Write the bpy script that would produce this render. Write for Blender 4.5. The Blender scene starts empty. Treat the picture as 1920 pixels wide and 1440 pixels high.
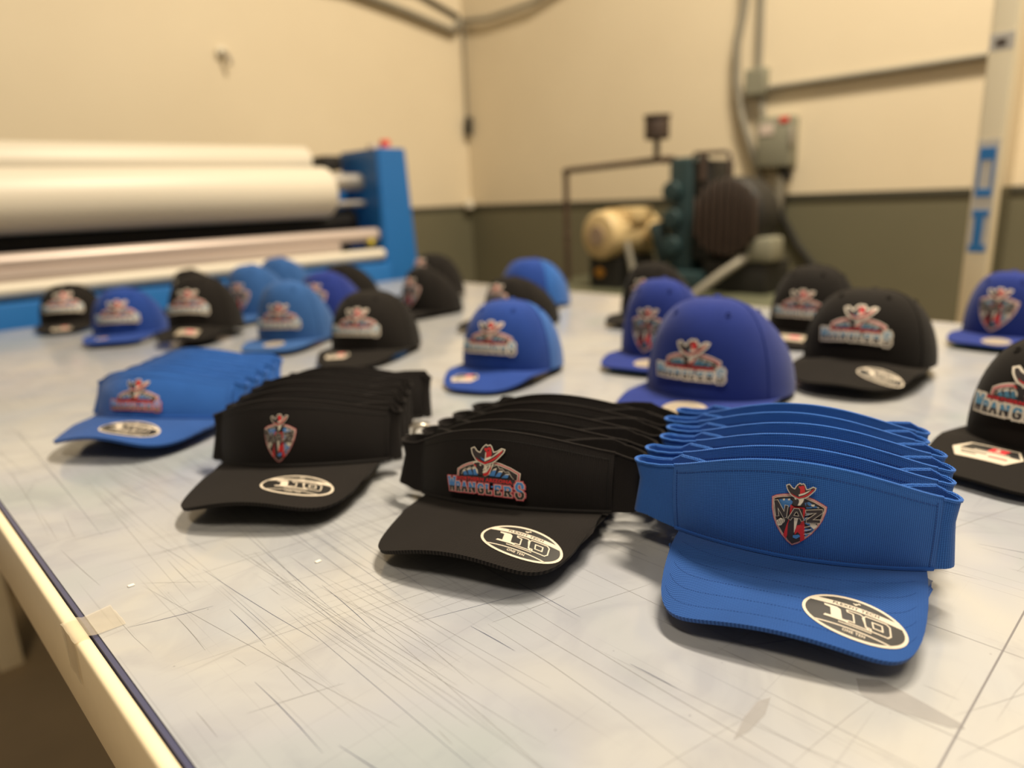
import bpy, bmesh, math, random
from mathutils import Vector, Matrix
from mathutils.geometry import tessellate_polygon

# ------------------------------------------------------------------ camera, world, lights, exposure
SC = bpy.context.scene
COL = SC.collection
H_CAM = 0.30                      # lens height above the table top (table top is z = 0)
FLOOR_Z = -0.92
yaw, pitch, roll = math.radians(43.8), math.radians(14.65), math.radians(2.4)
fwd = Vector((math.sin(yaw)*math.cos(pitch), math.cos(yaw)*math.cos(pitch), -math.sin(pitch)))
r0 = Vector((math.cos(yaw), -math.sin(yaw), 0)); u0 = r0.cross(fwd)
rgt = math.cos(roll)*r0 - math.sin(roll)*u0
upv = math.sin(roll)*r0 + math.cos(roll)*u0
cam_d = bpy.data.cameras.new('camera'); cam = bpy.data.objects.new('camera', cam_d); COL.objects.link(cam)
cam.matrix_world = Matrix(((rgt.x, upv.x, -fwd.x, 0), (rgt.y, upv.y, -fwd.y, 0), (rgt.z, upv.z, -fwd.z, H_CAM), (0, 0, 0, 1)))
cam_d.sensor_fit = 'HORIZONTAL'; cam_d.sensor_width = 36.0; cam_d.lens = 1331.0/1920.0*36.0
cam_d.clip_start = 0.02
cam_d.dof.use_dof = True; cam_d.dof.focus_distance = 0.53; cam_d.dof.aperture_fstop = 2.8
SC.camera = cam

w = bpy.data.worlds.new('world'); SC.world = w; w.use_nodes = True
w.node_tree.nodes['Background'].inputs[0].default_value = (1.0, 0.83, 0.60, 1)
w.node_tree.nodes['Background'].inputs[1].default_value = 0.13

def area(name, loc, sx, sy, power, col=(1.0, 0.86, 0.66), rot=(0, 0, 0)):
    l = bpy.data.lights.new(name, 'AREA'); l.shape = 'RECTANGLE'; l.size = sx; l.size_y = sy
    l.energy = power; l.color = col
    o = bpy.data.objects.new(name, l); COL.objects.link(o); o.location = loc; o.rotation_euler = rot
    return o
area('ceiling_or_fill_lamp', (2.0, 0.4, 4.2), 0.4, 1.2, 285)
area('ceiling_or_fill_lamp', (1.6, -1.1, 4.2), 0.4, 1.2, 85)
area('ceiling_or_fill_lamp', (-0.9, -0.4, 2.6), 0.4, 1.2, 46)  # unseen fill lamp, added low at left to light the edge rail

SC.view_settings.view_transform = 'Standard'; SC.view_settings.look = 'None'
SC.view_settings.gamma = 1.0; SC.view_settings.use_curve_mapping = False
SC.view_settings.exposure = 0.06

# ------------------------------------------------------------------ materials
def lin(c):
    return tuple(((v/255.0)/12.92 if v/255.0 <= 0.04045 else ((v/255.0+0.055)/1.055)**2.4) for v in c) + (1.0,)

def mat(name, col, rough=0.6, metal=0.0, spec=0.5, noise=0.0, nscale=20.0, bump=0.0, bscale=200.0, coat=0.0, sheen=0.0):
    m = bpy.data.materials.new(name); m.use_nodes = True
    nt = m.node_tree; b = nt.nodes['Principled BSDF']
    c = col if len(col) == 4 else tuple(col)+(1,)
    b.inputs['Base Color'].default_value = c
    b.inputs['Roughness'].default_value = rough; b.inputs['Metallic'].default_value = metal
    b.inputs['Specular IOR Level'].default_value = spec
    b.inputs['Coat Weight'].default_value = coat
    b.inputs['Sheen Weight'].default_value = sheen
    tc = nt.nodes.new('ShaderNodeTexCoord')
    if noise > 0:
        n = nt.nodes.new('ShaderNodeTexNoise'); n.inputs['Scale'].default_value = nscale; n.inputs['Detail'].default_value = 4
        nt.links.new(tc.outputs['Object'], n.inputs['Vector'])
        mx = nt.nodes.new('ShaderNodeMix'); mx.data_type = 'RGBA'
        mx.inputs['A'].default_value = tuple(v*(1-noise) for v in c[:3])+(1,)
        mx.inputs['B'].default_value = tuple(min(1, v*(1+noise)) for v in c[:3])+(1,)
        nt.links.new(n.outputs['Fac'], mx.inputs['Factor']); nt.links.new(mx.outputs['Result'], b.inputs['Base Color'])
    if bump > 0:
        n2 = nt.nodes.new('ShaderNodeTexNoise'); n2.inputs['Scale'].default_value = bscale
        nt.links.new(tc.outputs['Object'], n2.inputs['Vector'])
        bp = nt.nodes.new('ShaderNodeBump'); bp.inputs['Strength'].default_value = bump; bp.inputs['Distance'].default_value = 0.001
        nt.links.new(n2.outputs['Fac'], bp.inputs['Height']); nt.links.new(bp.outputs['Normal'], b.inputs['Normal'])
    return m

def fabric(name, lo, hi, kind='pique', pitch=0.0013, bump=0.5, rough=0.85, sheen=0.15):
    """woven cloth: threads follow the UV map, which is in metres"""
    m = bpy.data.materials.new(name); m.use_nodes = True
    nt = m.node_tree; N = nt.nodes; L = nt.links; b = N['Principled BSDF']
    b.inputs['Roughness'].default_value = rough; b.inputs['Specular IOR Level'].default_value = 0.12
    b.inputs['Sheen Weight'].default_value = sheen
    uv = N.new('ShaderNodeUVMap'); sp = N.new('ShaderNodeSeparateXYZ'); L.new(uv.outputs['UV'], sp.inputs[0])
    def mth(op, a, v):
        n = N.new('ShaderNodeMath'); n.operation = op
        for i, x in enumerate((a, v)):
            if x is None: continue
            if isinstance(x, (int, float)): n.inputs[i].default_value = x
            else: L.new(x, n.inputs[i])
        return n.outputs[0]
    k = 2*math.pi/pitch
    if kind == 'pique':
        s1 = mth('SINE', mth('MULTIPLY', mth('ADD', sp.outputs[0], sp.outputs[1]), k*0.72), None)
        s2 = mth('SINE', mth('MULTIPLY', mth('SUBTRACT', sp.outputs[0], sp.outputs[1]), k*0.72), None)
        h = mth('ADD', mth('MULTIPLY', mth('MULTIPLY', s1, s2), 0.5), 0.5)
    elif kind == 'twill':
        s1 = mth('SINE', mth('MULTIPLY', mth('ADD', mth('MULTIPLY', sp.outputs[0], 0.6), sp.outputs[1]), k), None)
        s2 = mth('SINE', mth('MULTIPLY', sp.outputs[0], k*0.9), None)
        h = mth('ADD', mth('MULTIPLY', mth('ADD', s1, mth('MULTIPLY', s2, 0.12)), 0.42), 0.5)
    else:   # open mesh
        s1 = mth('SINE', mth('MULTIPLY', sp.outputs[0], k), None)
        s2 = mth('SINE', mth('MULTIPLY', sp.outputs[1], k), None)
        h = mth('MAXIMUM', s1, s2)
    mx = N.new('ShaderNodeMix'); mx.data_type = 'RGBA'
    mx.inputs['A'].default_value = tuple(lo)+(1,); mx.inputs['B'].default_value = tuple(hi)+(1,)
    L.new(h, mx.inputs['Factor'])
    tc = N.new('ShaderNodeTexCoord'); nz = N.new('ShaderNodeTexNoise'); nz.inputs['Scale'].default_value = 25
    L.new(tc.outputs['Object'], nz.inputs['Vector'])
    mr = N.new('ShaderNodeMapRange'); mr.inputs['To Min'].default_value = 0.85; mr.inputs['To Max'].default_value = 1.15
    L.new(nz.outputs['Fac'], mr.inputs['Value'])
    vm = N.new('ShaderNodeVectorMath'); vm.operation = 'SCALE'
    L.new(mx.outputs['Result'], vm.inputs[0]); L.new(mr.outputs[0], vm.inputs['Scale']); L.new(vm.outputs[0], b.inputs['Base Color'])
    bp = N.new('ShaderNodeBump'); bp.inputs['Strength'].default_value = bump; bp.inputs['Distance'].default_value = 0.0004
    L.new(h, bp.inputs['Height']); L.new(bp.outputs['Normal'], b.inputs['Normal'])
    return m

M = {}
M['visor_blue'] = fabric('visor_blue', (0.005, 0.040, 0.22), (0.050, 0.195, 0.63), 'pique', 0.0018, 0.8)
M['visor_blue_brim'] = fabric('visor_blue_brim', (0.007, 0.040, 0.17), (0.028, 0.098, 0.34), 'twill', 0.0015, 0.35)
M['visor_black'] = fabric('visor_black', (0.0015, 0.0012, 0.0012), (0.026, 0.022, 0.021), 'pique', 0.0018, 0.8, sheen=0.03)
M['visor_black_brim'] = fabric('visor_black_brim', (0.0015, 0.0012, 0.0011), (0.024, 0.020, 0.018), 'twill', 0.0017, 0.35, sheen=0.03)
M['piping_blue'] = fabric('piping_blue', (0.010, 0.055, 0.26), (0.020, 0.10, 0.40), 'twill', 0.0012, 0.3)
M['piping_black'] = fabric('piping_black', (0.006, 0.005, 0.005), (0.02, 0.018, 0.017), 'twill', 0.0012, 0.3, sheen=0.03)
M['stitch_blue'] = mat('stitch_blue', (0.008, 0.04, 0.21), 0.8)
M['stitch_black'] = mat('stitch_black', (0.002, 0.002, 0.002), 0.8)
M['wool_blue'] = fabric('wool_blue', (0.011, 0.023, 0.15), (0.020, 0.040, 0.235), 'twill', 0.0016, 0.2, sheen=0.12)
M['royal_blue'] = fabric('royal_blue', (0.011, 0.038, 0.20), (0.019, 0.058, 0.28), 'twill', 0.0016, 0.2, sheen=0.10)
M['heather_blue'] = fabric('heather_blue', (0.022, 0.075, 0.23), (0.036, 0.11, 0.30), 'twill', 0.0016, 0.2, sheen=0.10)
M['mesh_blue'] = fabric('mesh_blue', (0.008, 0.05, 0.22), (0.03, 0.15, 0.50), 'mesh', 0.0030, 0.6)
M['cap_black'] = fabric('cap_black', (0.006, 0.005, 0.0042), (0.017, 0.014, 0.012), 'twill', 0.0016, 0.2, sheen=0.04)
M['mesh_black'] = fabric('mesh_black', (0.003, 0.0028, 0.0025), (0.02, 0.017, 0.015), 'mesh', 0.0030, 0.6, sheen=0.03)
M['under_green'] = fabric('under_green', (0.01, 0.09, 0.055), (0.02, 0.14, 0.09), 'twill', 0.0016, 0.2)
M['lining_dark'] = mat('lining_dark', (0.006, 0.006, 0.006), 0.9)
# print and sticker inks
M['ink_cream'] = mat('ink_cream', (0.80, 0.72, 0.60), 0.6)
M['ink_red'] = mat('ink_red', (0.62, 0.022, 0.028), 0.55)
M['ink_rose'] = mat('ink_rose', (0.58, 0.11, 0.14), 0.6)
M['ink_blue'] = mat('ink_blue', (0.07, 0.24, 0.60), 0.55)
M['ink_dark'] = mat('ink_dark', (0.035, 0.026, 0.028), 0.6)
M['thread_blue'] = mat('thread_blue', (0.10, 0.30, 0.48), 0.6)
M['foil_cream'] = mat('foil_cream', (0.62, 0.54, 0.43), 0.5, 0.0, 0.4)
M['foil_dark'] = mat('foil_dark', (0.016, 0.014, 0.012), 0.45, 0.0, 0.35)
M['foil_gold'] = mat('foil_gold', (0.66, 0.56, 0.42), 0.35, 0.5, 0.5, 0.15, 80)
# room
M['cream_paint'] = mat('cream_paint', (0.78, 0.72, 0.58), 0.35)
M['powder_cream'] = mat('powder_cream', (0.86, 0.73, 0.50), 0.35, noise=0.06, nscale=30)
M['vinyl_roll'] = mat('vinyl_roll', (0.64, 0.585, 0.48), 0.45, noise=0.02, nscale=3)
M['steel'] = mat('steel', (0.45, 0.42, 0.38), 0.4, 0.6, noise=0.1)
M['galvanised'] = mat('galvanised', (0.27, 0.25, 0.20), 0.55, 0.2, noise=0.12)
M['machine_blue'] = mat('machine_blue', (0.012, 0.13, 0.40), 0.4, noise=0.05, nscale=8)
M['rubber_black'] = mat('rubber_black', (0.012, 0.010, 0.008), 0.6)
M['taupe_bar'] = mat('taupe_bar', (0.52, 0.43, 0.38), 0.35, 0.2)
M['red_plastic'] = mat('red_plastic', (0.65, 0.03, 0.02), 0.4)
M['yellow_plastic'] = mat('yellow_plastic', (0.60, 0.48, 0.02), 0.4)
M['motor_cream'] = mat('motor_cream', (0.62, 0.47, 0.24), 0.45, noise=0.12, nscale=14)
M['motor_vent'] = mat('motor_vent', (0.33, 0.24, 0.17), 0.6)
M['pump_teal'] = mat('pump_teal', (0.020, 0.044, 0.048), 0.45, noise=0.3, nscale=15)
M['dark_iron'] = mat('dark_iron', (0.012, 0.011, 0.009), 0.6, noise=0.3, nscale=20)
M['rust_pipe'] = mat('rust_pipe', (0.07, 0.042, 0.026), 0.7, 0.2, noise=0.45, nscale=9)
M['brown_metal'] = mat('brown_metal', (0.055, 0.035, 0.025), 0.6, noise=0.3, nscale=20)
M['olive_paint'] = mat('olive_paint', (0.10, 0.105, 0.065), 0.5, noise=0.25, nscale=6)
M['orange_plastic'] = mat('orange_plastic', (0.55, 0.24, 0.01), 0.4)
M['box_grey'] = mat('box_grey', (0.24, 0.235, 0.175), 0.5, noise=0.06)
M['label_white'] = mat('label_white', (0.62, 0.52, 0.45), 0.5)
M['tape_blue'] = mat('tape_blue', (0.03, 0.20, 0.55), 0.45)
M['tape_white'] = mat('tape_white', (0.60, 0.58, 0.54), 0.5)
M['pole_cream'] = mat('pole_cream', (0.92, 0.83, 0.62), 0.4)
M['fleck_white'] = mat('fleck_white', (0.85, 0.80, 0.72), 0.5)
M['floor'] = mat('floor', (0.30, 0.21, 0.11), 0.6, noise=0.35, nscale=3.0)
M['gap_blue'] = mat('gap_blue', (0.06, 0.065, 0.13), 0.35)
M['stripe'] = mat('stripe', (0.055, 0.052, 0.036), 0.6, noise=0.1)

# ------------------------------------------------------------------ object helpers
def tag(o, label=None, cat=None, group=None, kind=None):
    if label: o['label'] = label
    if cat: o['category'] = cat
    if group: o['group'] = group
    if kind: o['kind'] = kind
    return o
def thing(name, label, cat, loc=(0, 0, 0), rz=0, group=None):
    o = bpy.data.objects.new(name, None); COL.objects.link(o); o.location = loc; o.rotation_euler = (0, 0, rz)
    o.empty_display_size = 0.02
    return tag(o, label, cat, group)
def link(name, me, parent=None):
    o = bpy.data.objects.new(name, me); COL.objects.link(o)
    if parent: o.parent = parent
    return o
def copy_tree(o, parent=None):
    c = o.copy(); COL.objects.link(c)
    if parent is not None: c.parent = parent
    for ch in list(o.children): copy_tree(ch, c)
    return c

class MB:
    def __init__(s): s.bm = bmesh.new()
    def box(s, x0, x1, y0, y1, z0, z1, bev=0.0, seg=2):
        t = bmesh.new(); bmesh.ops.create_cube(t, size=1)
        for v in t.verts:
            v.co = Vector((x0+(v.co.x+.5)*(x1-x0), y0+(v.co.y+.5)*(y1-y0), z0+(v.co.z+.5)*(z1-z0)))
        if bev > 0: bmesh.ops.bevel(t, geom=t.edges[:], offset=bev, segments=seg, affect='EDGES', profile=0.5)
        s._m(t); return s
    def _m(s, t):
        me = bpy.data.meshes.new('tmp'); t.to_mesh(me); t.free(); s.bm.from_mesh(me); bpy.data.meshes.remove(me)
    def cyl(s, p0, p1, r, r2=None, seg=24, bev=0.0):
        p0, p1 = Vector(p0), Vector(p1); d = p1-p0
        t = bmesh.new(); bmesh.ops.create_cone(t, cap_ends=True, segments=seg, radius1=r, radius2=r if r2 is None else r2, depth=d.length)
        if bev > 0:
            es = [e for e in t.edges if abs(abs(e.verts[0].co.z)-d.length/2) < 1e-6 and abs(e.verts[0].co.z-e.verts[1].co.z) < 1e-6]
            bmesh.ops.bevel(t, geom=es, offset=bev, segments=3, affect='EDGES', profile=0.5)
        m = Matrix.Translation((p0+p1)/2) @ d.to_track_quat('Z', 'Y').to_matrix().to_4x4()
        bmesh.ops.transform(t, matrix=m, verts=t.verts); s._m(t); return s
    def sph(s, c, r, sc=(1, 1, 1), u=16, v=10):
        t = bmesh.new(); bmesh.ops.create_uvsphere(t, u_segments=u, v_segments=v, radius=r)
        for q in t.verts: q.co = Vector((q.co.x*sc[0], q.co.y*sc[1], q.co.z*sc[2]))+Vector(c)
        s._m(t); return s
    def tube(s, path, r, seg=8, closed=False):
        P = [Vector(p) for p in path]; n = len(P); rings = []
        prev = None
        for i, p in enumerate(P):
            if closed: d = P[(i+1) % n]-P[i-1]
            else: d = P[min(i+1, n-1)]-P[max(i-1, 0)]
            d.normalize()
            a = prev if prev is not None else (Vector((0, 0, 1)) if abs(d.z) < .9 else Vector((1, 0, 0)))
            a = a-d*a.dot(d)
            if a.length < 1e-6: a = d.orthogonal()
            a.normalize(); b = d.cross(a); prev = a
            rr = r[i] if isinstance(r, (list, tuple)) else r
            rings.append([s.bm.verts.new(p+(a*math.cos(2*math.pi*k/seg)+b*math.sin(2*math.pi*k/seg))*rr) for k in range(seg)])
        m = n if closed else n-1
        for i in range(m):
            A, B = rings[i], rings[(i+1) % n]
            for k in range(seg): s.bm.faces.new((A[k], A[(k+1) % seg], B[(k+1) % seg], B[k]))
        if not closed:
            s.bm.faces.new(rings[0][::-1]); s.bm.faces.new(rings[-1])
        return s
    def quad(s, a, b, c, d):
        s.bm.faces.new([s.bm.verts.new(Vector(q)) for q in (a, b, c, d)]); return s
    def build(s, name, m, parent=None, smooth=True):
        me = bpy.data.meshes.new(name)
        bmesh.ops.recalc_face_normals(s.bm, faces=s.bm.faces[:])
        s.bm.to_mesh(me); s.bm.free()
        me.materials.append(M[m] if isinstance(m, str) else m)
        uvl = me.uv_layers.new(name='UVMap'); co = me.vertices
        for lp in me.loops:
            c = co[lp.vertex_index].co; uvl.data[lp.index].uv = (c.x+c.y*.3, c.z+c.y*.7)
        if smooth:
            me.polygons.foreach_set('use_smooth', [True]*len(me.polygons))
            me.set_sharp_from_angle(angle=math.radians(38))
        return link(name, me, parent)

def sheet(P, U, V, thick, name, m, parent, uvf=None, m2=None, closed_u=False):
    """thick cloth sheet; P(u, v) is the outer surface, thickness goes to the inside"""
    nu, nv = len(U), len(V)
    G = [[Vector(P(u, v)) for v in V] for u in U]
    def nrm(i, j):
        a = G[(i+1) % nu if closed_u else min(i+1, nu-1)][j]-G[i-1 if (closed_u or i > 0) else 0][j]
        b = G[i][min(j+1, nv-1)]-G[i][max(j-1, 0)]
        n = a.cross(b)
        return n.normalized() if n.length > 1e-12 else Vector((0, 0, 1))
    vs = []
    for i in range(nu):
        for j in range(nv): vs.append(G[i][j])
    off = len(vs)
    for i in range(nu):
        for j in range(nv): vs.append(G[i][j]-nrm(i, j)*thick)
    fs = []; mi = []
    I = lambda i, j: (i % nu)*nv+j
    for i in range(nu if closed_u else nu-1):
        for j in range(nv-1):
            fs.append((I(i, j), I(i+1, j), I(i+1, j+1), I(i, j+1))); mi.append(0)
            fs.append((off+I(i, j), off+I(i, j+1), off+I(i+1, j+1), off+I(i+1, j))); mi.append(1)
        for j, fl in ((0, 0), (nv-1, 1)):
            q = (I(i, j), off+I(i, j), off+I(i+1, j), I(i+1, j)); fs.append(q[::-1] if fl else q); mi.append(0)
    if not closed_u:
        for j in range(nv-1):
            for i, fl in ((0, 1), (nu-1, 0)):
                q = (I(i, j), off+I(i, j), off+I(i, j+1), I(i, j+1)); fs.append(q[::-1] if fl else q); mi.append(0)
    me = bpy.data.meshes.new(name); me.from_pydata([tuple(v) for v in vs], [], fs)
    me.materials.append(M[m]); me.materials.append(M[m2 or m])
    me.polygons.foreach_set('material_index', mi)
    me.polygons.foreach_set('use_smooth', [True]*len(fs))
    uvl = me.uv_layers.new(name='UVMap')
    for lp in me.loops:
        k = lp.vertex_index % off; i, j = divmod(k, nv)
        uvl.data[lp.index].uv = uvf(U[i], V[j]) if uvf else (U[i], V[j])
    me.set_sharp_from_angle(angle=math.radians(50))
    return link(name, me, parent)

def ls(a, b, n): return [a+(b-a)*i/(n-1) for i in range(n)]

# ------------------------------------------------------------------ flat art (logos, stickers) bent onto surfaces
def offset_poly(P, d):
    n = len(P); A = sum(P[i][0]*P[(i+1) % n][1]-P[(i+1) % n][0]*P[i][1] for i in range(n))
    sg = 1 if A > 0 else -1; out = []
    for i in range(n):
        a, b, c = P[i-1], P[i], P[(i+1) % n]
        e1 = Vector((b[0]-a[0], b[1]-a[1])); e2 = Vector((c[0]-b[0], c[1]-b[1]))
        if e1.length < 1e-9 or e2.length < 1e-9: out.append(b); continue
        e1.normalize(); e2.normalize()
        n1 = Vector((e1.y, -e1.x))*sg; n2 = Vector((e2.y, -e2.x))*sg
        t = (n1+n2); L = t.length
        if L < 0.3: t = n1; k = 1
        else: t = t/L; k = min(1/max(t.dot(n1), 0.35), 1.8)
        out.append((b[0]+t.x*d*k, b[1]+t.y*d*k))
    return out
def clip_y(P, y, keep_above):
    out = []; n = len(P)
    ins = lambda p: (p[1] >= y) == keep_above
    for i in range(n):
        a, b = P[i], P[(i+1) % n]
        if ins(a): out.append(a)
        if ins(a) != ins(b):
            t = (y-a[1])/(b[1]-a[1]); out.append((a[0]+t*(b[0]-a[0]), y))
    return out if len(out) > 2 else None
def strokes(lines, hw):
    out = []
    for L in lines:
        for i in range(len(L)-1):
            a, b = Vector(L[i]), Vector(L[i+1]); d = (b-a)
            if d.length < 1e-9: continue
            d.normalize(); n = Vector((-d.y, d.x))*hw
            a2, b2 = a-d*hw*0.75, b+d*hw*0.75
            out.append([tuple(a2-n), tuple(b2-n), tuple(b2+n), tuple(a2+n)])
    return out
GL = {
 'W': [[(0, 1), (.24, 0), (.5, .85), (.76, 0), (1, 1)], [(-.08, 1), (.12, 1)], [(.88, 1), (1.08, 1)]],
 'R': [[(.12, 0), (.12, 1)], [(0, 1), (.7, 1), (.88, .86), (.88, .62), (.7, .48), (.12, .48)], [(.5, .48), (.9, 0)], [(-.02, 0), (.28, 0)], [(.78, 0), (1.0, 0)]],
 'A': [[(.05, 0), (.45, 1), (.55, 1), (.95, 0)], [(.22, .34), (.78, .34)], [(-.05, 0), (.18, 0)], [(.82, 0), (1.05, 0)]],
 'N': [[(.08, 0), (.08, 1), (.92, 0), (.92, 1)], [(-.03, 0), (.2, 0)], [(.8, 1), (1.03, 1)]],
 'G': [[(.92, .78), (.75, .98), (.28, .98), (.08, .8), (.08, .2), (.28, 0), (.75, 0), (.92, .16), (.92, .45), (.58, .45)]],
 'L': [[(.15, 1), (.15, 0), (.9, 0), (.9, .22)], [(0, 1), (.32, 1)]],
 'E': [[(.9, .82), (.9, 1), (.12, 1), (.12, 0), (.92, 0), (.92, .2)], [(.12, .52), (.62, .52)]],
 'S': [[(.9, .72), (.88, .85), (.7, 1), (.28, 1), (.08, .84), (.08, .66), (.28, .54), (.7, .46), (.92, .32), (.92, .16), (.72, 0), (.28, 0), (.08, .15), (.06, .3)]],
}
def glyph(ch, x, y, w, h, hw, grow=0.0):
    g = GL[ch]
    return strokes([[(x+p[0]*w, y+hw+p[1]*(h-2*hw)) for p in ln] for ln in g], hw+grow)
_tc = {}
def text_polys(s, size_w, size_h, bold=0.0):
    """letters as triangles, scaled to a box centred on the origin"""
    key = (s, bold)
    if key not in _tc:
        cu = bpy.data.curves.new('t', 'FONT'); cu.body = s; cu.offset = bold; cu.resolution_u = 3; cu.space_character = 1.12
        o = bpy.data.objects.new('t', cu); COL.objects.link(o)
        bpy.context.view_layer.update()
        me = bpy.data.meshes.new_from_object(o.evaluated_get(bpy.context.evaluated_depsgraph_get()))
        vs = [(v.co.x, v.co.y) for v in me.vertices]; _tc[key] = [[vs[i] for i in p.vertices] for p in me.polygons]
        bpy.data.objects.remove(o); bpy.data.curves.remove(cu); bpy.data.meshes.remove(me)
    T = _tc[key]
    xs = [p[0] for f in T for p in f]; ys = [p[1] for f in T for p in f]
    x0, x1, y0, y1 = min(xs), max(xs), min(ys), max(ys)
    return [[((p[0]-(x0+x1)/2)/(x1-x0)*size_w, (p[1]-(y0+y1)/2)/(y1-y0)*size_h) for p in f] for f in T]
def ellipse(a, b, n=48, cx=0, cy=0): return [(cx+a*math.cos(2*math.pi*i/n), cy+b*math.sin(2*math.pi*i/n)) for i in range(n)]

class Art:
    """layers of coloured flat polygons"""
    def __init__(s): s.L = []
    def add(s, m, polys, up=1):
        if polys and isinstance(polys[0][0], (int, float)): polys = [polys]
        s.L.append((m, [p for p in polys if p], up)); return s
    def mesh(s, fn, step, gap, name, parent, T=lambda p: p):
        mats = []; bm = bmesh.new(); lay = 0; off = {}
        lv = bm.faces.layers.int.new('lay')
        for m, polys, up in s.L:
            lay += up
            if m not in mats: mats.append(m)
            for P in polys:
                Q = [T(p) for p in P]
                if len(Q) <= 4 and len(Q) == 3: tr = [(0, 1, 2)]
                else: tr = tessellate_polygon([[Vector((q[0], q[1], 0)) for q in Q]])
                vs = [bm.verts.new((q[0], q[1], 0)) for q in Q]
                for t in tr:
                    a, b, c = (vs[k] for k in t)
                    ar = (b.co-a.co).cross(c.co-a.co).z
                    if abs(ar) < 1e-14: continue
                    try: f = bm.faces.new((a, b, c) if ar > 0 else (a, c, b))
                    except ValueError: continue
                    f.material_index = mats.index(m); f[lv] = lay
        if step:
            xs = [v.co.x for v in bm.verts]; ys = [v.co.y for v in bm.verts]
            for ax, lo, hi in ((0, min(xs), max(xs)), (1, min(ys), max(ys))):
                k = math.ceil(lo/step)
                while k*step < hi:
                    co = Vector((0, 0, 0)); co[ax] = k*step; no = Vector((0, 0, 0)); no[ax] = 1
                    bmesh.ops.bisect_plane(bm, geom=bm.verts[:]+bm.edges[:]+bm.faces[:], plane_co=co, plane_no=no, dist=1e-7)
                    k += 1
        done = set()
        for f in bm.faces:
            for v in f.verts:
                if v.index in off and v in done: continue
                done.add(v); off[v.index] = 1
                v.tag = False
        hl = {}
        for f in bm.faces:
            for v in f.verts: hl[v] = f[lv]
        for v, l in hl.items(): v.co = Vector(fn(v.co.x, v.co.y, gap*l+0.0002))
        loose = [v for v in bm.verts if not v.link_faces]
        bmesh.ops.delete(bm, geom=loose, context='VERTS')
        me = bpy.data.meshes.new(name); bm.to_mesh(me); bm.free()
        for m in mats: me.materials.append(M[m])
        return link(name, me, parent)

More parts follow.
